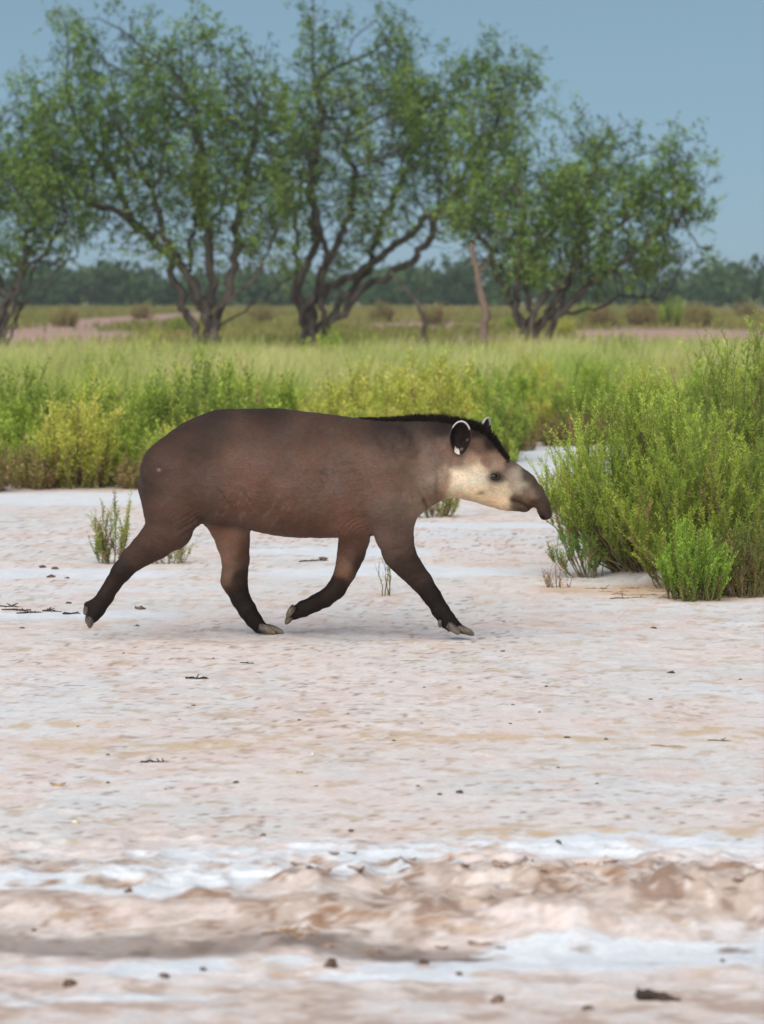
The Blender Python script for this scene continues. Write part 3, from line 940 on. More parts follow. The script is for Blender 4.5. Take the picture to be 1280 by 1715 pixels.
r = np.random.default_rng
make_shrub('feathery_shrub', 'big light green feathery shrub in front of the tapir\'s snout', 'shrub', on_ground(1108, 966), H=1.04, Wx=.64, Wy=.5, nstem=190, nside=15, nleaf=54, Lleaf=.021, pal=G_BRIGHT, rng=r(1), upright=.58, lean=(-.10, 0), shootL=.22, bare=.05, dry=.05, rootw=.42, shape=.62)
make_shrub('feathery_shrub', 'tallest dark green shrub rising behind the light green feathery shrub', 'shrub', on_ground(1275, 945), H=1.34, Wx=.62, Wy=.55, nstem=190, nside=15, nleaf=50, Lleaf=.022, pal=G_MID, rng=r(2), upright=.6, shootL=.18, bare=.03, dry=.07, rootw=.6, shape=.6)
make_shrub('low_shrub', 'low bright green clump rooted at the foot of the big shrub', 'shrub', on_ground(1165, 1004), H=.36, Wx=.20, Wy=.16, nstem=60, nside=9, nleaf=34, Lleaf=.019, rootw=.7, pal=[(112, 146, 50), (134, 166, 58), (150, 180, 66)], rng=r(3), upright=.85, shootL=.36, bare=.08, dry=.05)
make_shrub('low_shrub', 'low olive and straw coloured clump below the tallest shrub', 'shrub', on_ground(1250, 998), H=.34, Wx=.24, Wy=.14, nstem=60, nside=8, nleaf=30, Lleaf=.018, rootw=.7, pal=[(104, 124, 50), (112, 126, 56), (146, 140, 74)], rng=r(4), upright=.85, shootL=.4, bare=.05, dry=.3)
make_shrub('low_shrub', 'thin leaning green sprig beside the big feathery shrub', 'shrub', on_ground(985, 968), H=.34, Wx=.20, Wy=.12, nstem=20, nside=8, nleaf=30, Lleaf=.019, rootw=.4, pal=[(112, 144, 66), (128, 156, 74), (150, 172, 96)], rng=r(5), upright=.7, lean=(-.34, 0), shootL=.30, bare=.3, dry=.16)
make_shrub('feathery_shrub', 'rounded yellow green shrub pressed against the big feathery shrub', 'shrub', on_ground(1180, 985), H=.82, Wx=.42, Wy=.32, nstem=120, nside=13, nleaf=44, Lleaf=.021, pal=G_YEL[:2] + G_BRIGHT[:3], rng=r(15), upright=.6, shootL=.22, bare=.03, dry=.07, rootw=.6, shape=.6)
make_shrub('dry_sprig', 'dry orange brown sprig at the edge of the shrub bank', 'dry plant', on_ground(936, 984), H=.13, Wx=.10, Wy=.06, nstem=9, nside=4, nleaf=5, Lleaf=.02, pal=[(176, 132, 92), (190, 150, 110)], rng=r(6), upright=.6, shootL=.4, bare=.2, dry=.5)
make_shrub('young_shrub', 'sparse yellow green young shrub beside the trailing hind leg', 'shrub', on_ground(190, 944), H=.44, Wx=.17, Wy=.12, nstem=15, nside=9, nleaf=26, Lleaf=.022, rootw=.3, shape=.75, pal=[(112, 138, 62), (140, 158, 74), (172, 176, 92)], rng=r(8), upright=.75, lean=(.02, 0), shootL=.25, bare=.15, dry=.1)
make_shrub('young_shrub', 'low straggling olive plant between the tapir\'s hind legs', 'plant', on_ground(285, 944), H=.15, Wx=.20, Wy=.10, nstem=12, nside=6, nleaf=14, Lleaf=.022, pal=[(132, 142, 80), (156, 160, 96), (176, 172, 116)], rng=r(9), upright=.5, shootL=.5, bare=.2, dry=.25)
make_shrub('dry_sprig', 'spindly pale weed standing between the tapir\'s front legs', 'dry plant', on_ground(647, 998), H=.27, Wx=.06, Wy=.05, nstem=5, nside=4, nleaf=7, Lleaf=.016, pal=[(170, 172, 110), (186, 176, 128)], rng=r(10), upright=.8, shootL=.25, bare=.5, dry=.4)
make_shrub('young_shrub', 'small yellowish bush just beyond the tapir\'s snout', 'shrub', on_ground(940, 852), H=.30, Wx=.14, Wy=.14, nstem=26, nside=6, nleaf=16, Lleaf=.028, pal=[(120, 132, 58), (150, 150, 72), (166, 150, 90)], rng=r(12), upright=.7, shootL=.32, bare=.1, dry=.25)
make_shrub('young_shrub', 'low pale green bush seen under the tapir\'s jaw', 'shrub', on_ground(735, 866), H=.22, Wx=.22, Wy=.16, nstem=26, nside=6, nleaf=16, Lleaf=.028, pal=[(126, 140, 66), (152, 156, 80), (170, 160, 104)], rng=r(13), upright=.6, shootL=.36, bare=.1, dry=.22)

# shrubs that make up the front of the belt behind the tapir: four kinds, copied
kinds = []
for k, (H, Wx, pal, seed, nm, lb) in enumerate(((.95, .55, G_MID, 21, 'belt_shrub', 'bushy mid green shrub in the dense green belt beyond the tapir'), (.85, .45, G_YEL, 22, 'belt_shrub', 'yellow green shrub in the dense green belt beyond the tapir'),
                                                 (.75, .5, G_BRIGHT, 23, 'belt_shrub', 'bright light green shrub in the dense green belt beyond the tapir'))):
    o = make_shrub(nm, lb, 'shrub', (0, 0, 0), ('mid green belt shrubs', 'yellow green belt shrubs', 'light green belt shrubs')[k], H=H, Wx=Wx, Wy=Wx, nstem=56, nside=12, nleaf=15, Lleaf=.05, pal=pal, rng=r(seed), upright=.72, shootL=.26, bare=.03, dry=.06, wleaf=.28, rootw=.6)
    kinds.append(o)
kinds.append(make_shrub('belt_shrub', 'low dry olive brown shrub in the dense green belt beyond the tapir', 'shrub', (0, 0, 0), 'dry belt shrubs', H=.42, Wx=.4, Wy=.3, nstem=34, nside=9, nleaf=10, Lleaf=.05, pal=[(120, 104, 70), (146, 132, 80), (150, 150, 76)], rng=r(24), upright=.6, shootL=.4, bare=.05, dry=.35, wleaf=.3))
used = [False] * 4
rb = r(30)


ZONE = ('bushy mid green', 'yellow green', 'bright light green', 'low dry olive brown')


def put_shrub(k, x, y, s, zone='growing inside the dense green belt beyond the tapir'):
    if used[k]: o = copy_tree(kinds[k])
    else: o = kinds[k]; used[k] = True
    o.location = (x, y, gh(x, y) - .02); o.scale = (s * rb.uniform(.9, 1.15), s * rb.uniform(.9, 1.15), s)
    o.rotation_euler = (0, 0, rb.uniform(0, 6.28))
    o['label'] = ZONE[k] + ' shrub ' + zone; o['group'] = ZONE[k] + ' shrubs ' + zone


def edge_at(x, y):
    return float(np.interp(x / y, [-.2, -.115, -.07, .0, .03, .045, .07, .12, .2], [27, 27.9, 28.2, 28.6, 30, 36, 36, 30, 27]))


cnt_ = 0
for row, (dy, sc_, gap) in enumerate(((-.15, .8, .42), (.6, .72, .5), (1.8, .95, .55), (3.4, .95, .62), (5.5, .85, 1.1), (8, .85, 1.6), (13, .9, 2.2), (20, .95, 3.0), (27, .9, 3.6))):
    ang_ = -.135
    while ang_ < .135:
        y = edge_at(ang_ * 30, 30) + dy + rb.uniform(-.4, .5)
        x = ang_ * y
        put_shrub(int(rb.choice([0, 1, 2, 3], p=[.32, .36, .26, .06] if row else [.05, .1, .05, .8])), x, y, sc_ * rb.uniform(.75, 1.12), 'at the front edge of the green belt' if row < 2 else 'growing inside the dense green belt beyond the tapir')
        ang_ += gap * rb.uniform(.8, 1.3) / y
# a few that stand out above the grass
for (px, pyb, Y, k, s) in ((720, 0, 33, 1, 1.12), (790, 0, 35, 2, 1.0), (1270, 0, 27, 0, 1.25), (545, 0, 60, 2, 1.2), (1050, 0, 60, 2, .9), (420, 0, 58, 2, .95), (250, 0, 60, 1, .95), (860, 0, 62, 1, .9)):
    put_shrub(k, (px - 640) / F * Y, Y, s)
for (px, py, k, s) in ((1010, 548, 3, 2.2), (1075, 546, 3, 2.6), (1130, 547, 0, 1.5), (1170, 548, 3, 2.4), (980, 540, 0, 1.2), (240, 535, 3, 2.2), (110, 548, 3, 2.0), (1250, 535, 3, 2.4), (640, 540, 3, 2.4), (730, 545, 3, 2.3), (440, 545, 3, 2.2), (300, 562, 0, .8), (860, 560, 0, .8), (950, 565, 1, .8)):
    c_ = ground(px, py)
    put_shrub(k, c_[0], c_[1], s, 'on the open plain around and beyond the trees')


# meadow grass: taller, paler towards the back of the belt
def grass(name, n, xr, yr, dens, H, pal, label, wid, seed):
    q = r(seed)
    u = q.uniform(-1, 1, n); y = q.uniform(yr[0], yr[1], n)
    x = u * (xr * y)
    eg = np.interp(x / y, [-.2, -.115, -.07, .0, .03, .045, .07, .12, .2], [27, 27.9, 28.2, 28.6, 30, 36, 36, 30, 27])
    keep = dens(x, y, eg, q)
    x, y, eg = x[keep], y[keep], eg[keep]; n = len(x)
    z = ground_height(x, y) - .02
    h = H(x, y, eg, q) * q.uniform(.55, 1.15, n)
    P0 = np.stack([x, y, z], 1)
    D = unit(np.stack([q.normal(.05, .22, n), q.normal(0, .22, n), np.ones(n)], 1))
    bend = np.stack([q.normal(.06, .2, n), q.normal(0, .2, n), -.05 * np.ones(n)], 1)
    a = q.uniform(0, 3.14, n); S = np.stack([np.cos(a), np.sin(a), 0 * a], 1) * (wid * q.uniform(.6, 1.3, n) * .5)[:, None]
    m1 = P0 + D * (h * .55)[:, None] + bend * (h * .25)[:, None]
    tp = P0 + D * h[:, None] + bend * h[:, None]
    V = np.stack([P0 - S, P0 + S, m1 + S * .8, m1 - S * .8, tp], 1).reshape(-1, 3)
    i = np.arange(n)[:, None] * 5
    T = np.concatenate([i + np.array([[0, 1, 2]]), i + np.array([[0, 2, 3]]), i + np.array([[3, 2, 4]])])
    Cc = pal(x, y, eg, q)
    Cc = np.repeat(Cc, 5, axis=0)
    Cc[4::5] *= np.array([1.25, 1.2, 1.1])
    o = mesh_obj(name, V, T, M_GRASS, None, Cc)
    tag(o, label, 'grass', kind='stuff')
    return o


def pal_belt(x, y, eg, q):
    k = sstep(3, 16, y - eg)[:, None]
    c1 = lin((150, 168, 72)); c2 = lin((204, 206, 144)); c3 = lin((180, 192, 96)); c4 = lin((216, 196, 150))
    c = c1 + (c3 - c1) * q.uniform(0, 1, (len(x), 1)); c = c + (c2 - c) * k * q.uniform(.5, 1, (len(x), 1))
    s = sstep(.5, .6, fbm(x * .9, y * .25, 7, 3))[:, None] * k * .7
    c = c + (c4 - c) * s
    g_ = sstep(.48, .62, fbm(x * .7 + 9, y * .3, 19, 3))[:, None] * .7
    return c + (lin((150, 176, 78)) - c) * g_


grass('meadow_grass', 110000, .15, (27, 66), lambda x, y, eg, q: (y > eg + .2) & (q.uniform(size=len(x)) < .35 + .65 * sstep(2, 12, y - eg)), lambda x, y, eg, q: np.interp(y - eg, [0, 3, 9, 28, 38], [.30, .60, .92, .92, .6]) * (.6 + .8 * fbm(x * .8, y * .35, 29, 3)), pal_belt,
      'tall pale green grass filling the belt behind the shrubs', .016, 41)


def dens_far(x, y, eg, q):
    bare_ = np.maximum(patch(x, y, [(60, 570, 120, 17), (255, 533, 90, 13), (1180, 563, 230, 16), (700, 545, 120, 7), (1290, 522, 90, 7)], fbm(x * .08, y * .05, 101, 3), .7, .3), sstep(.56, .64, fbm(x * .05, y * .02, 103, 4)) * .7)
    return q.uniform(size=len(x)) > bare_ * 1.05


def pal_far(x, y, eg, q):
    c1 = lin((120, 126, 62)); c2 = lin((156, 146, 88))
    k = np.clip(fbm(x * .1, y * .05, 9, 3) * 1.6 - .3 + q.normal(0, .15, len(x)), 0, 1)[:, None]
    return c1 + (c2 - c1) * k


grass('low_ground_cover', 60000, .16, (66, 330), dens_far, lambda x, y, eg, q: np.interp(y, [66, 90, 330], [.45, .4, .6]), pal_far, 'low olive ground cover on the plain beyond the trees', .09, 42)

# ------------------------------------------------------------------ trees
def grow(starts, attract, step, kill, infl, rng, maxit=160):
    """Space colonisation. starts: list of polylines sharing the first node. Returns nodes, parents."""
    N = []; par = []
    for pl in starts:
        pl = np.asarray(pl, float)
        prev = 0 if N else -1
        if not N: N.append(pl[0]); par.append(-1); prev = 0
        for a, b in zip(pl[:-1], pl[1:]):
            n = max(1, int(np.linalg.norm(b - a) / step))
            wob = np.cumsum(rng.normal(0, .05, (n + 1, 3)), 0); wob -= np.linspace(0, 1, n + 1)[:, None] * wob[-1]
            for k in range(1, n + 1):
                N.append(a + (b - a) * k / n + wob[k]); par.append(prev); prev = len(N) - 1
    A = attract.copy(); alive = np.ones(len(A), bool)
    NN = np.array(N)
    dist = np.linalg.norm(A[:, None] - NN[None], axis=2); near_i = dist.argmin(1); near_d = dist.min(1)
    for it in range(maxit):
        ok = alive & (near_d < infl)
        if not ok.any(): break
        dirs = unit(A[ok] - np.array(N)[near_i[ok]])
        acc = {}
        for i, d in zip(near_i[ok], dirs):
            acc[i] = acc.get(i, 0) + d
        new = []
        for i, d in acc.items():
            v = unit(d + rng.normal(0, .22, 3)) + np.array([0, 0, -.03])
            new.append((N[i] + v * step, i))
        s0 = len(N)
        for pnt, i in new:
            N.append(pnt); par.append(i)
        NP = np.array([p_ for p_, _ in new])
        d = np.linalg.norm(A[:, None] - NP[None], axis=2)
        jm = d.argmin(1); dm = d.min(1)
        better = dm < near_d
        near_d[better] = dm[better]; near_i[better] = s0 + jm[better]
        alive &= near_d > kill
    return np.array(N), np.array(par)


def make_tree(name, label, base_pp, Y, stems, blobs, nattr, seed, pal, nleaf=3, group=None, leafL=.125, tip=.0065, spray=6):
    rng = r(seed)
    B0 = ground(base_pp[0], 490 + F * CAMH / Y); B0 = np.array([at(base_pp[0], base_pp[1], Y)[0], Y, 0.0])
    starts = []
    for st in stems:
        pl = [np.array([0, 0, -.1])]
        for (px, py, dy) in st:
            pl.append(at(px, py, Y + dy) - B0 - np.array([0, dy * 0, 0]))
        starts.append(pl)
    for (px, py, rx, ry, dz, rd) in blobs[:4]:
        tgt = at(px + rng.uniform(-.5, .5) * rx, py + rng.uniform(0, .8) * ry, Y + dz + rng.uniform(-.6, .6) * rd) - B0
        mid = tgt * np.array([.45, .5, .50]) + rng.normal(0, .2, 3)
        starts.append([np.array([0, 0, -.1]), tgt * np.array([.12, .12, .16]) , mid, tgt])
    vol = np.array([b_[2] * b_[3] for b_ in blobs], float); vol /= vol.sum()
    At = []
    for (px, py, rx, ry, dz, rd) in blobs:      # loose sprigs that break the outline
        for k in range(4):
            a_g = rng.uniform(-.35, math.pi + .35); e_ = rng.uniform(1.0, 1.22)
            c = at(px + math.cos(a_g) * rx * e_, py - math.sin(a_g) * ry * e_, Y + dz) - B0
            At.append(c + rng.normal(0, .16, (9, 3)) + np.linspace(-.25, .25, 9)[:, None] * np.array([math.cos(a_g), rng.normal(0, .3), math.sin(a_g) + .4]))
    for (px, py, rx, ry, dz, rd), w in zip(blobs, vol):
        n = int(nattr * w) + 1
        v = unit(rng.normal(size=(n, 3))) * (rng.uniform(.15, 1, (n, 1)) ** (1 / 2.2))
        c = at(px, py, Y + dz) - B0; s = Y / F
        At.append(c + v * np.array([rx * s, rd, ry * s]))
    At = np.concatenate(At)
    N, par = grow(starts, At, .13, .17, 3.0, rng)
    n = len(N)
    ch = [[] for _ in range(n)]
    for i in range(1, n): ch[par[i]].append(i)
    rad = np.full(n, tip)
    order = list(range(n - 1, -1, -1))
    acc = np.zeros(n)
    e = 2.25
    for i in order:
        if ch[i]: rad[i] = sum(rad[c_] ** e for c_ in ch[i]) ** (1 / e) + .0002
    # chains
    def chains(lo_r, hi_r):
        out_ = []
        for i in range(n):
            for c_ in ch[i]:
                main = max(ch[i], key=lambda k: rad[k])
                head = (c_ != main) or par[i] == -1 or not (lo_r <= rad[i] < hi_r)
                if lo_r <= rad[c_] < hi_r and head:
                    P_ = [N[i], N[c_]]; R_ = [min(rad[i], rad[c_] * 1.25), rad[c_]]
                    k = c_
                    while ch[k]:
                        k2 = max(ch[k], key=lambda q: rad[q])
                        if rad[k2] < lo_r: break
                        P_.append(N[k2]); R_.append(rad[k2]); k = k2
                    out_.append((np.array(P_), np.array(R_)))
        return out_
    o = thing(name, label, 'tree', B0, group)
    big = chains(.055, 9); small = chains(0, .055)
    if big:
        V, Fc = tubes(big, 8); mesh_obj('trunk', V, Fc, M_BARK, o, smooth=True)
    V, Fc = tubes(small, 4); lb = mesh_obj('branches', V, Fc, M_BARK, o, smooth=True); lb['kind'] = 'stuff'
    tips = np.where(rad < .017)[0]
    dist_root = np.linalg.norm(N[tips], axis=1)
    P0 = N[np.repeat(tips, nleaf)] + rng.normal(0, .07, (len(tips) * nleaf, 3))
    grow_d = unit(N[tips] - N[par[tips]])
    D0 = unit(np.repeat(grow_d, nleaf, 0) * .6 + rng.normal(0, .6, (len(P0), 3)) + np.array([0, 0, -.05]))
    # patchy: some twigs carry few leaves
    clump = fbm(P0[:, 0] * 1.9 + 3, P0[:, 2] * 2.3 + P0[:, 1] * 1.1, seed, 3)
    zt = N[:, 2].max()
    keep = clump + rng.normal(0, .08, len(P0)) > .455 + .16 * sstep(.55, .25, P0[:, 2] / zt)
    P0, D0, clump = P0[keep], D0[keep], clump[keep]
    Ln = rng.uniform(.18, .45, len(P0))
    k = np.tile(np.arange(spray), len(P0)); P1 = np.repeat(P0, spray, 0); D1 = np.repeat(D0, spray, 0); L1 = np.repeat(Ln, spray)
    sidev = unit(np.cross(D1, np.repeat(unit(rng.normal(size=(len(P0), 3))), spray, 0))) * np.where(k % 2, 1, -1)[:, None]
    PP = P1 + D1 * (L1 * (k + .5) / spray)[:, None]
    DD = D1 * .5 + sidev * .8 + rng.normal(0, .2, PP.shape) + np.array([0, 0, -.15])
    palL = np.array([lin(c) for c in pal])
    tone = np.clip(.5 + 2.4 * (np.repeat(clump, spray) - .55) + rng.normal(0, .2, len(PP)), 0, .999)
    CC = palL[(tone * len(palL)).astype(int)] * rng.uniform(.75, 1.25, (len(PP), 1))
    LL = leafL * rng.uniform(.6, 1.2, len(PP))
    V, Fc, Cc = leaves(PP, DD, LL, LL * .42, CC, rng=rng)
    cr = mesh_obj('crown', V, Fc, M_TREELEAF, o, Cc); cr['kind'] = 'stuff'
    print(name, 'nodes', n, 'leaves', len(PP), 'trunk r', rad[0])
    return o


PAL_T = [(62, 84, 40), (78, 106, 48), (98, 128, 58), (116, 146, 66), (134, 158, 78)]
make_tree('mesquite_tree', 'widest mesquite tree with thick forked trunk and dense crown', (352, 560), 80,
          [[(350, 530, 0), (318, 470, -.3), (270, 390, -.4), (245, 300, 0)], [(350, 535, 0), (360, 480, .5), (350, 400, .4), (380, 300, .4)], [(356, 540, 0), (395, 495, -.5), (440, 440, -.8), (470, 380, -.8)],
           [(346, 532, 0), (300, 440, .6), (190, 350, .8), (120, 330, .6)], [(365, 545, .3), (420, 510, .5), (500, 450, .8)]],
          [(250, 150, 170, 90, 0, 2.4), (120, 230, 110, 80, .5, 2), (330, 240, 170, 130, 0, 2.8), (420, 170, 70, 70, 0, 1.6), (130, 70, 40, 40, 0, .8), (330, 70, 30, 30, 0, .7), (200, 330, 140, 60, 0, 2), (430, 330, 80, 90, 0, 2), (40, 190, 40, 30, 0, 1), (330, 400, 130, 50, 0, 1.6), (230, 400, 70, 40, 0, 1.4), (440, 420, 70, 40, 0, 1.4), (60, 300, 60, 50, 0, 1.5), (215, 50, 30, 25, 0, .6), (380, 100, 30, 30, 0, .6)],
          6200, 101, PAL_T, nleaf=2)
make_tree('mesquite_tree', 'tallest mesquite tree with thin upright shoots above its crown', (512, 565), 84,
          [[(506, 540, 0), (530, 490, 0), (560, 420, 0), (590, 330, 0), (580, 230, 0)], [(520, 510, .2), (600, 460, .4), (680, 400, .4), (760, 330, .2)], [(535, 490, -.2), (545, 430, -.6), (520, 330, -.6), (530, 200, -.4)]],
          [(540, 210, 80, 110, 0, 2), (640, 220, 110, 130, 0, 2.6), (760, 260, 110, 110, 0, 2.6), (535, 90, 40, 70, 0, .9), (660, 100, 45, 60, 0, 1), (810, 140, 70, 50, 0, 1.4), (860, 170, 35, 50, 0, 1), (620, 350, 110, 60, 0, 2), (850, 250, 50, 60, 0, 1.4), (500, 300, 60, 80, 0, 1.6), (720, 370, 110, 50, 0, 2), (560, 410, 80, 40, 0, 1.6), (700, 170, 60, 60, 0, 1.4), (885, 140, 25, 30, 0, .6), (800, 105, 25, 25, 0, .5), (520, 30, 16, 30, 0, .4), (645, 50, 20, 25, 0, .4)],
          5800, 102, PAL_T, nleaf=2)
make_tree('mesquite_tree', 'low spreading mesquite tree with an open crown and drooping side boughs', (885, 572), 78,
          [[(882, 540, 0), (880, 480, 0), (900, 410, 0), (960, 340, 0)], [(880, 545, 0), (850, 500, .4), (820, 430, .5), (790, 370, .4)], [(890, 550, -.2), (935, 480, -.4), (1000, 410, -.5), (1060, 360, -.3)], [(895, 555, .2), (960, 525, .5), (1030, 500, .8), (1110, 505, 1)]],
          [(900, 330, 110, 70, 0, 2), (1010, 325, 110, 65, 0, 2.2), (1000, 245, 40, 35, 0, .8), (1110, 330, 65, 70, 0, 1.4), (1130, 255, 30, 25, 0, .6), (1165, 340, 30, 40, 0, .7), (840, 360, 100, 60, 0, 2), (960, 410, 150, 50, 0, 2.2), (1090, 430, 90, 35, 0, 1.4), (870, 440, 110, 45, 0, 2), (990, 455, 120, 35, 0, 1.6), (1040, 240, 25, 20, 0, .5), (960, 230, 25, 25, 0, .5), (1150, 420, 40, 25, 0, .7)],
          4400, 103, PAL_T, nleaf=2)
make_tree('mesquite_tree', 'leaning mesquite tree with single dark trunk beside the widest tree', (-4, 570), 79,
          [[(2, 530, 0), (25, 480, 0), (70, 430, 0), (110, 370, 0)], [(15, 495, .2), (-40, 430, .3), (-80, 330, .2)], [(60, 440, 0), (90, 445, .4), (130, 430, .5)]],
          [(40, 310, 100, 60, 0, 2), (-80, 280, 110, 90, 0, 2), (90, 380, 70, 50, 0, 1.6), (20, 430, 70, 25, 0, 1.2), (-200, 330, 100, 90, 0, 2)],
          2600, 104, PAL_T, nleaf=2)


def dead_stem(label, pts, Y, r0, r1, mat, name='dead_trunk'):
    P_ = np.array([at(px, py, Y) for px, py in pts]); P_[0, 2] = -.05
    b0 = np.array([P_[0, 0], Y, 0])
    tt = np.linspace(0, len(P_) - 1, 14); Q = np.stack([np.interp(tt, np.arange(len(P_)), P_[:, k]) for k in range(3)], 1)
    Q[1:-1] += r(5).normal(0, .02, (12, 3))
    o = thing(name, label, 'tree trunk', b0)
    V, Fc = tubes([(Q - b0, np.linspace(r0, r1, 14) * r(6).uniform(.85, 1.15, 14))], 8)
    mesh_obj('trunk', V, Fc, mat, o, smooth=True)
    tw = [(np.array([Q[9] - b0, Q[9] - b0 + [.25, .1, .25], Q[9] - b0 + [.32, .1, .6]]), np.array([r1 * .6, r1 * .4, .01])), (np.array([Q[6] - b0, Q[6] - b0 + [-.2, -.1, .3]]), np.array([r1 * .5, .01]))]
    V, Fc = tubes(tw, 5)
    mesh_obj('broken_branch', V, Fc, mat, o)


dead_stem('bare broken reddish grey trunk leaning between two mesquite trees', [(803, 590), (812, 545), (815, 515), (801, 470), (797, 440), (790, 408)], 77, .105, .06, M_DEADBARK)
dead_stem('thin dark curved dead stem between the tallest and the low tree', [(708, 585), (712, 530), (695, 500), (655, 455)], 77, .07, .03, M_BARK)

# far wood: one mass along the horizon
q = r(77)
nt_ = 420
tx = q.uniform(-170, 170, nt_); ty = q.uniform(330, 430, nt_)
hgt = (2.4 + 4.4 * fbm(tx * .06, ty * .02, 3, 3)) * q.uniform(.6, 1.2, nt_)
nl = 130
cx = np.repeat(tx, nl); cy = np.repeat(ty, nl); ch_ = np.repeat(hgt, nl)
v = unit(q.normal(size=(nt_ * nl, 3))) * (q.uniform(.2, 1, (nt_ * nl, 1)) ** .5)
P0 = np.stack([cx + v[:, 0] * ch_ * .75, cy + v[:, 1] * ch_ * .6, ch_ * (.52 + .48 * v[:, 2])], 1)
tone = np.repeat(q.uniform(.7, 1.2, nt_), nl)[:, None] * q.uniform(.7, 1.25, (nt_ * nl, 1))
V, Fc, Cc = leaves(P0, q.normal(size=P0.shape), q.uniform(.7, 1.5, len(P0)), q.uniform(.5, 1.0, len(P0)), lin((74, 98, 54))[None] * tone, rng=q)
tag(mesh_obj('distant_woodland', V, Fc, M_TREELEAF, None, Cc), 'dark green band of distant woodland along the horizon', 'woodland', kind='stuff')

# ------------------------------------------------------------------ litter on the flat
def clod_mesh(seed, flat=.6):
    q = r(seed)
    V, Fc = sphere((0, 0, 0), 1.0, n=9, mm_=6)
    V = V * (1 + .6 * (fbm(V[:, 0] * 1.7 + seed, V[:, 2] * 1.7 + V[:, 1], seed, 2) - .5)[:, None] * 2) * np.array([1, .8, flat])
    V += q.normal(0, .09, V.shape)
    return V, Fc


def crumb(name, label, cat, px, py, w_px, mat, group=None, flat=.55, seed=0):
    c = ground(px, py); s = w_px / 2 * c[1] / F
    V, Fc = clod_mesh(seed, flat)
    o = mesh_obj(name, V * s, Fc, mat, None, smooth=True)
    o.location = (c[0], c[1], gh(c[0], c[1]) + s * flat * .45); o.rotation_euler = (0, 0, seed * 1.7)
    return tag(o, label, cat, group)


def twig(label, px, py, w_px, mat, group=None, seed=0, name='twig', branches=2, rr=.0045, rot=None):
    q = r(seed)
    c = ground(px, py); L = w_px * c[1] / F
    n = 7
    P_ = np.stack([np.linspace(-.5, .5, n) * L, np.cumsum(q.normal(0, .04, n)) * L, np.abs(q.normal(.004, .018, n)) * L + rr * .6], 1)
    P_[::3, 2] = rr * .5
    th = q.uniform(-.5, .5) if rot is None else rot
    paths = [(P_, np.linspace(rr, rr * .45, n))]
    for b_ in range(branches):
        i = q.integers(1, n - 1); e = P_[i] + np.array([q.uniform(-.25, .3), q.uniform(-.3, .3), q.uniform(.01, .16)]) * L
        paths.append((np.array([P_[i], (P_[i] + e) / 2 + q.normal(0, .02, 3) * L, e]), np.array([rr * .6, rr * .5, rr * .25])))
    V, Fc = tubes(paths, 5)
    o = mesh_obj(name, V, Fc, mat, None, smooth=True)
    z = max(gh(c[0] + dx * L, c[1]) for dx in (-.4, 0, .4))
    o.location = (c[0], c[1], z - .003); o.rotation_euler = (0, 0, th)
    return tag(o, label, 'twig', group)


def chip(name, label, cat, px, py, w_px, mat, group=None, seed=0, tilt=.25, aspect=.5, thick=.12, n=8):
    """An irregular flat slab, slightly curled."""
    q = r(seed)
    c = ground(px, py); s = w_px / 2 * c[1] / F
    a = np.sort((np.arange(n) + q.uniform(-.3, .3, n)) * 2 * math.pi / n); rr = q.uniform(.5, 1.15, n)
    ring = np.stack([np.cos(a) * rr, np.sin(a) * rr * aspect, .16 * np.cos(2 * a) + q.normal(0, .06, n)], 1)
    inner = ring * .6 + np.array([0, 0, .05])
    V = np.concatenate([ring - [0, 0, thick / 2], ring + [0, 0, thick / 2], inner + [0, 0, thick * .65]]) * s
    FF = [list(range(n))[::-1]]
    for i in range(n):
        k = (i + 1) % n
        FF += [[i, k, n + k, n + i], [n + i, n + k, 2 * n + k, 2 * n + i]]
    FF.append([2 * n + i for i in range(n)])
    o = mesh_obj(name, V, FF, mat, None)
    o.location = (c[0], c[1], gh(c[0], c[1]) + s * (thick * .5 + abs(tilt) * aspect * .35))
    o.rotation_euler = (-tilt, q.uniform(-.15, .15), q.uniform(-.5, .5))
    return tag(o, label, cat, group)


twig('curled brown twig with a leaf on the smooth salt behind the tan streak', 330, 1138, 40, M_DARKWOOD, seed=1, branches=4, rr=.006)
twig('short dark twig on the salt beyond the curled brown twig', 414, 1110, 24, M_DARKWOOD, seed=2, branches=2)
twig('crooked black twig lying just before the tan streak', 259, 1277, 46, M_DARKWOOD, seed=3, branches=3, rr=.005)
twig('dark twig lying far back under the tapir\'s belly', 525, 940, 54, M_DARKWOOD, seed=4, branches=3, rr=.007)
crumb('clod', 'olive tuft of debris at the end of the twig under the belly', 'clod', 543, 937, 16, M_CLOD, seed=5, flat=.3)
twig('thin straight straw on the salt near the tan streak', 1118, 1252, 60, M_TAN, seed=6, branches=0, rr=.004)
twig('short bent brown stick beside the straight straw', 1205, 1240, 40, M_TWIG, seed=7, branches=1)
chip('wood_chip', 'rectangular tan chip lying on the salt', 'wood chip', 97, 1316, 36, M_TAN, seed=8, tilt=.12, aspect=.45, n=6)
chip('wood_chip', 'small orange tan chip on the pitted salt', 'wood chip', 500, 1294, 18, M_TAN, seed=9, tilt=.15)
c_ = ground(1102, 1678); L_ = 78 * c_[1] / F; qd = r(10)
Pd = np.stack([np.linspace(-.5, .5, 9) * L_, qd.normal(0, .02, 9) * L_, np.interp(np.arange(9), [0, 2, 8], [.16, .13, .05]) * L_], 1)
Rd = np.array([.02, .10, .12, .10, .095, .09, .075, .06, .015]) * L_ * qd.uniform(.85, 1.15, 9)
Pk = np.array([Pd[1], Pd[1] + np.array([-.05, .02, .12]) * L_, Pd[1] + np.array([-.02, .02, .17]) * L_])
V, Fc = tubes([(Pd, Rd), (Pk, np.array([.09, .06, .01]) * L_)], 7)
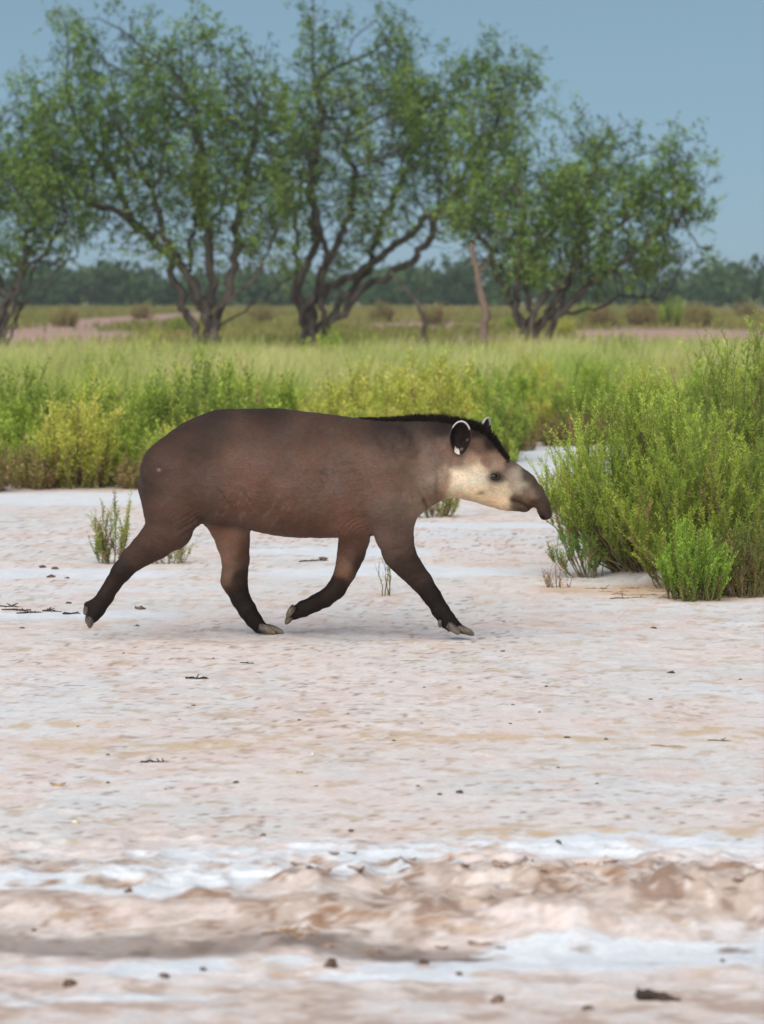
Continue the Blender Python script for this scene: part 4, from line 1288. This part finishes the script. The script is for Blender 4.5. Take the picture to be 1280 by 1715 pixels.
V = V + (noise2(V[:, 0] * 90, V[:, 2] * 90 + V[:, 1] * 60, 4) - .5)[:, None] * .012
o_ = mesh_obj('driftwood', V, Fc, M_DARKWOOD, None, smooth=True)
o_.location = (c_[0], c_[1], gh(c_[0], c_[1]) - .003); o_.rotation_euler = (0, 0, -.15)
tag(o_, 'dark chunk of driftwood lying on the pinkish foreground salt', 'driftwood')
crumb('clod', 'dark clod beside the driftwood chunk with a pale trail', 'clod', 833, 1680, 24, M_CLOD, seed=11, flat=.7)
crumb('pebble', 'tiny white pebble near the tan streak', 'pebble', 524, 1265, 9, rough_mat('white_pebble', (226, 220, 206), (240, 236, 226), 30), seed=12)
crumb('pebble', 'cream lump on the flat beside a straw', 'pebble', 127, 1380, 14, rough_mat('cream_pebble', (222, 210, 186), (236, 226, 206), 30), seed=13)
for k, (px, py) in enumerate(((25, 1022), (50, 1026), (15, 1016), (88, 1024), (120, 1028))):
    twig('brown dry litter twig heaped on the flat behind the hind hoof', px, py, 50 - 5 * k, M_DARKWOOD, 'litter twigs behind the hind hoof', seed=20 + k, branches=5, rr=.006)
for k, (px, py, w) in enumerate(((215, 1517, 18), (57, 1555, 10), (115, 1652, 26), (340, 1629, 14), (275, 1641, 18), (518, 1496, 12), (710, 1604, 20), (555, 1620, 30), (170, 1470, 8), (80, 1450, 9), (64, 1463, 8), (1210, 1606, 12), (985, 1690, 18), (770, 1632, 14), (935, 1420, 12), (890, 1462, 14), (440, 1403, 12), (588, 1392, 10), (730, 1470, 12))):
    crumb('clod', 'dark clod scattered on the churned foreground crust', 'clod', px, py, w, M_CLOD, 'clods on the foreground crust', .5, 40 + k)
for k, (px, py, w) in enumerate(((1124, 1128, 13), (1090, 1171, 9), (915, 1150, 8), (844, 1042, 6), (1096, 1052, 12), (842, 1092, 9), (207, 1095, 6), (357, 1101, 5), (37, 1052, 10), (181, 1265, 8), (131, 1217, 5), (301, 1205, 5), (324, 1182, 8), (502, 1206, 10), (583, 1196, 6), (181, 1311, 8), (278, 1322, 5), (395, 1310, 12), (530, 1316, 6), (700, 1318, 8), (935, 1285, 7), (737, 1332, 10), (1000, 1313, 8), (904, 1193, 6), (706, 1210, 6), (855, 1213, 7), (770, 1328, 16), (113, 969, 9), (72, 950, 16), (92, 953, 14), (236, 1021, 18), (230, 1048, 9), (86, 967, 18), (115, 1012, 10), (710, 1153, 6), (860, 1180, 8), (950, 1236, 14), (1015, 1240, 8), (660, 1240, 7), (1240, 1138, 7))):
    crumb('crumb', 'small dark crumb of dung or soil scattered on the pale flat', 'crumb', px, py, w, M_CLOD, 'dark crumbs scattered over the pale flat', .32, 80 + k)
for k in range(16):
    twig('dry broken twig lying in the litter at the foot of the big shrubs', 1000 + 17 * k + 9 * (k % 3), 986 + 5 * (k % 4), 40 + 9 * (k % 5), M_TAN if k % 3 else M_TWIG, 'twigs under the big shrubs', seed=300 + k, branches=3, rr=.004)
for k, (px, py, w) in enumerate(((640, 1452, 40), (690, 1443, 34), (745, 1468, 46), (780, 1478, 30), (835, 1488, 44), (870, 1500, 50), (905, 1507, 40), (725, 1515, 44), (650, 1512, 50), (560, 1442, 40), (590, 1436, 30), (500, 1478, 44), (540, 1488, 50), (600, 1494, 40), (350, 1450, 36), (395, 1456, 34), (1130, 1507, 44), (1160, 1512, 40), (1265, 1522, 44), (1240, 1530, 36), (800, 1578, 50), (740, 1580, 44), (840, 1582, 30), (450, 1572, 40), (500, 1578, 44), (550, 1584, 36), (985, 1486, 22), (1020, 1472, 30), (1060, 1530, 24), (680, 1530, 30), (620, 1590, 26))):
    chip('crust_flake', 'curled rusty brown flake of mud crust on the foreground ridge', 'mud flake', px, py, w * (.6 + .07 * (k % 7)), M_CRUST, 'mud flakes on the foreground ridge', 130 + k, .25 + .1 * (k % 4), .4 + .05 * (k % 5), .09, 6 + k % 5)
for k, (px, py, w) in enumerate(((470, 1565, 60), (500, 1560, 70), (515, 1572, 50), (985, 1490, 40), (1150, 1495, 44), (1270, 1505, 46), (625, 1585, 34))):
    twig('dry straw stalk sticking out of the foreground ridge', px, py, w, M_TAN, 'straws on the foreground ridge', seed=170 + k, branches=4, rr=.0035)

# ------------------------------------------------------------------ air
m, t, p, out = new_mat('haze_air')
t.nodes.remove(p)
pv = t.nodes.new('ShaderNodeVolumePrincipled')
pv.inputs['Color'].default_value = (.86, .92, 1.0, 1)
pv.inputs['Density'].default_value = .0004
pv.inputs['Anisotropy'].default_value = .2
t.links.new(pv.outputs[0], out.inputs['Volume'])
hx, hy0, hy1, hz0, hz1 = float(xs[-1]) + 20, -40.0, float(ys[-1]) + 40, -1.2, 12.0
HV = np.array([(x_, y_, z_) for z_ in (hz0, hz1) for y_ in (hy0, hy1) for x_ in (-hx, hx)])
HF = [[0, 2, 3, 1], [4, 5, 7, 6], [0, 1, 5, 4], [2, 6, 7, 3], [0, 4, 6, 2], [1, 3, 7, 5]]
tag(mesh_obj('haze', HV, HF, m), 'thin pale haze over the whole plain', 'haze', kind='stuff')
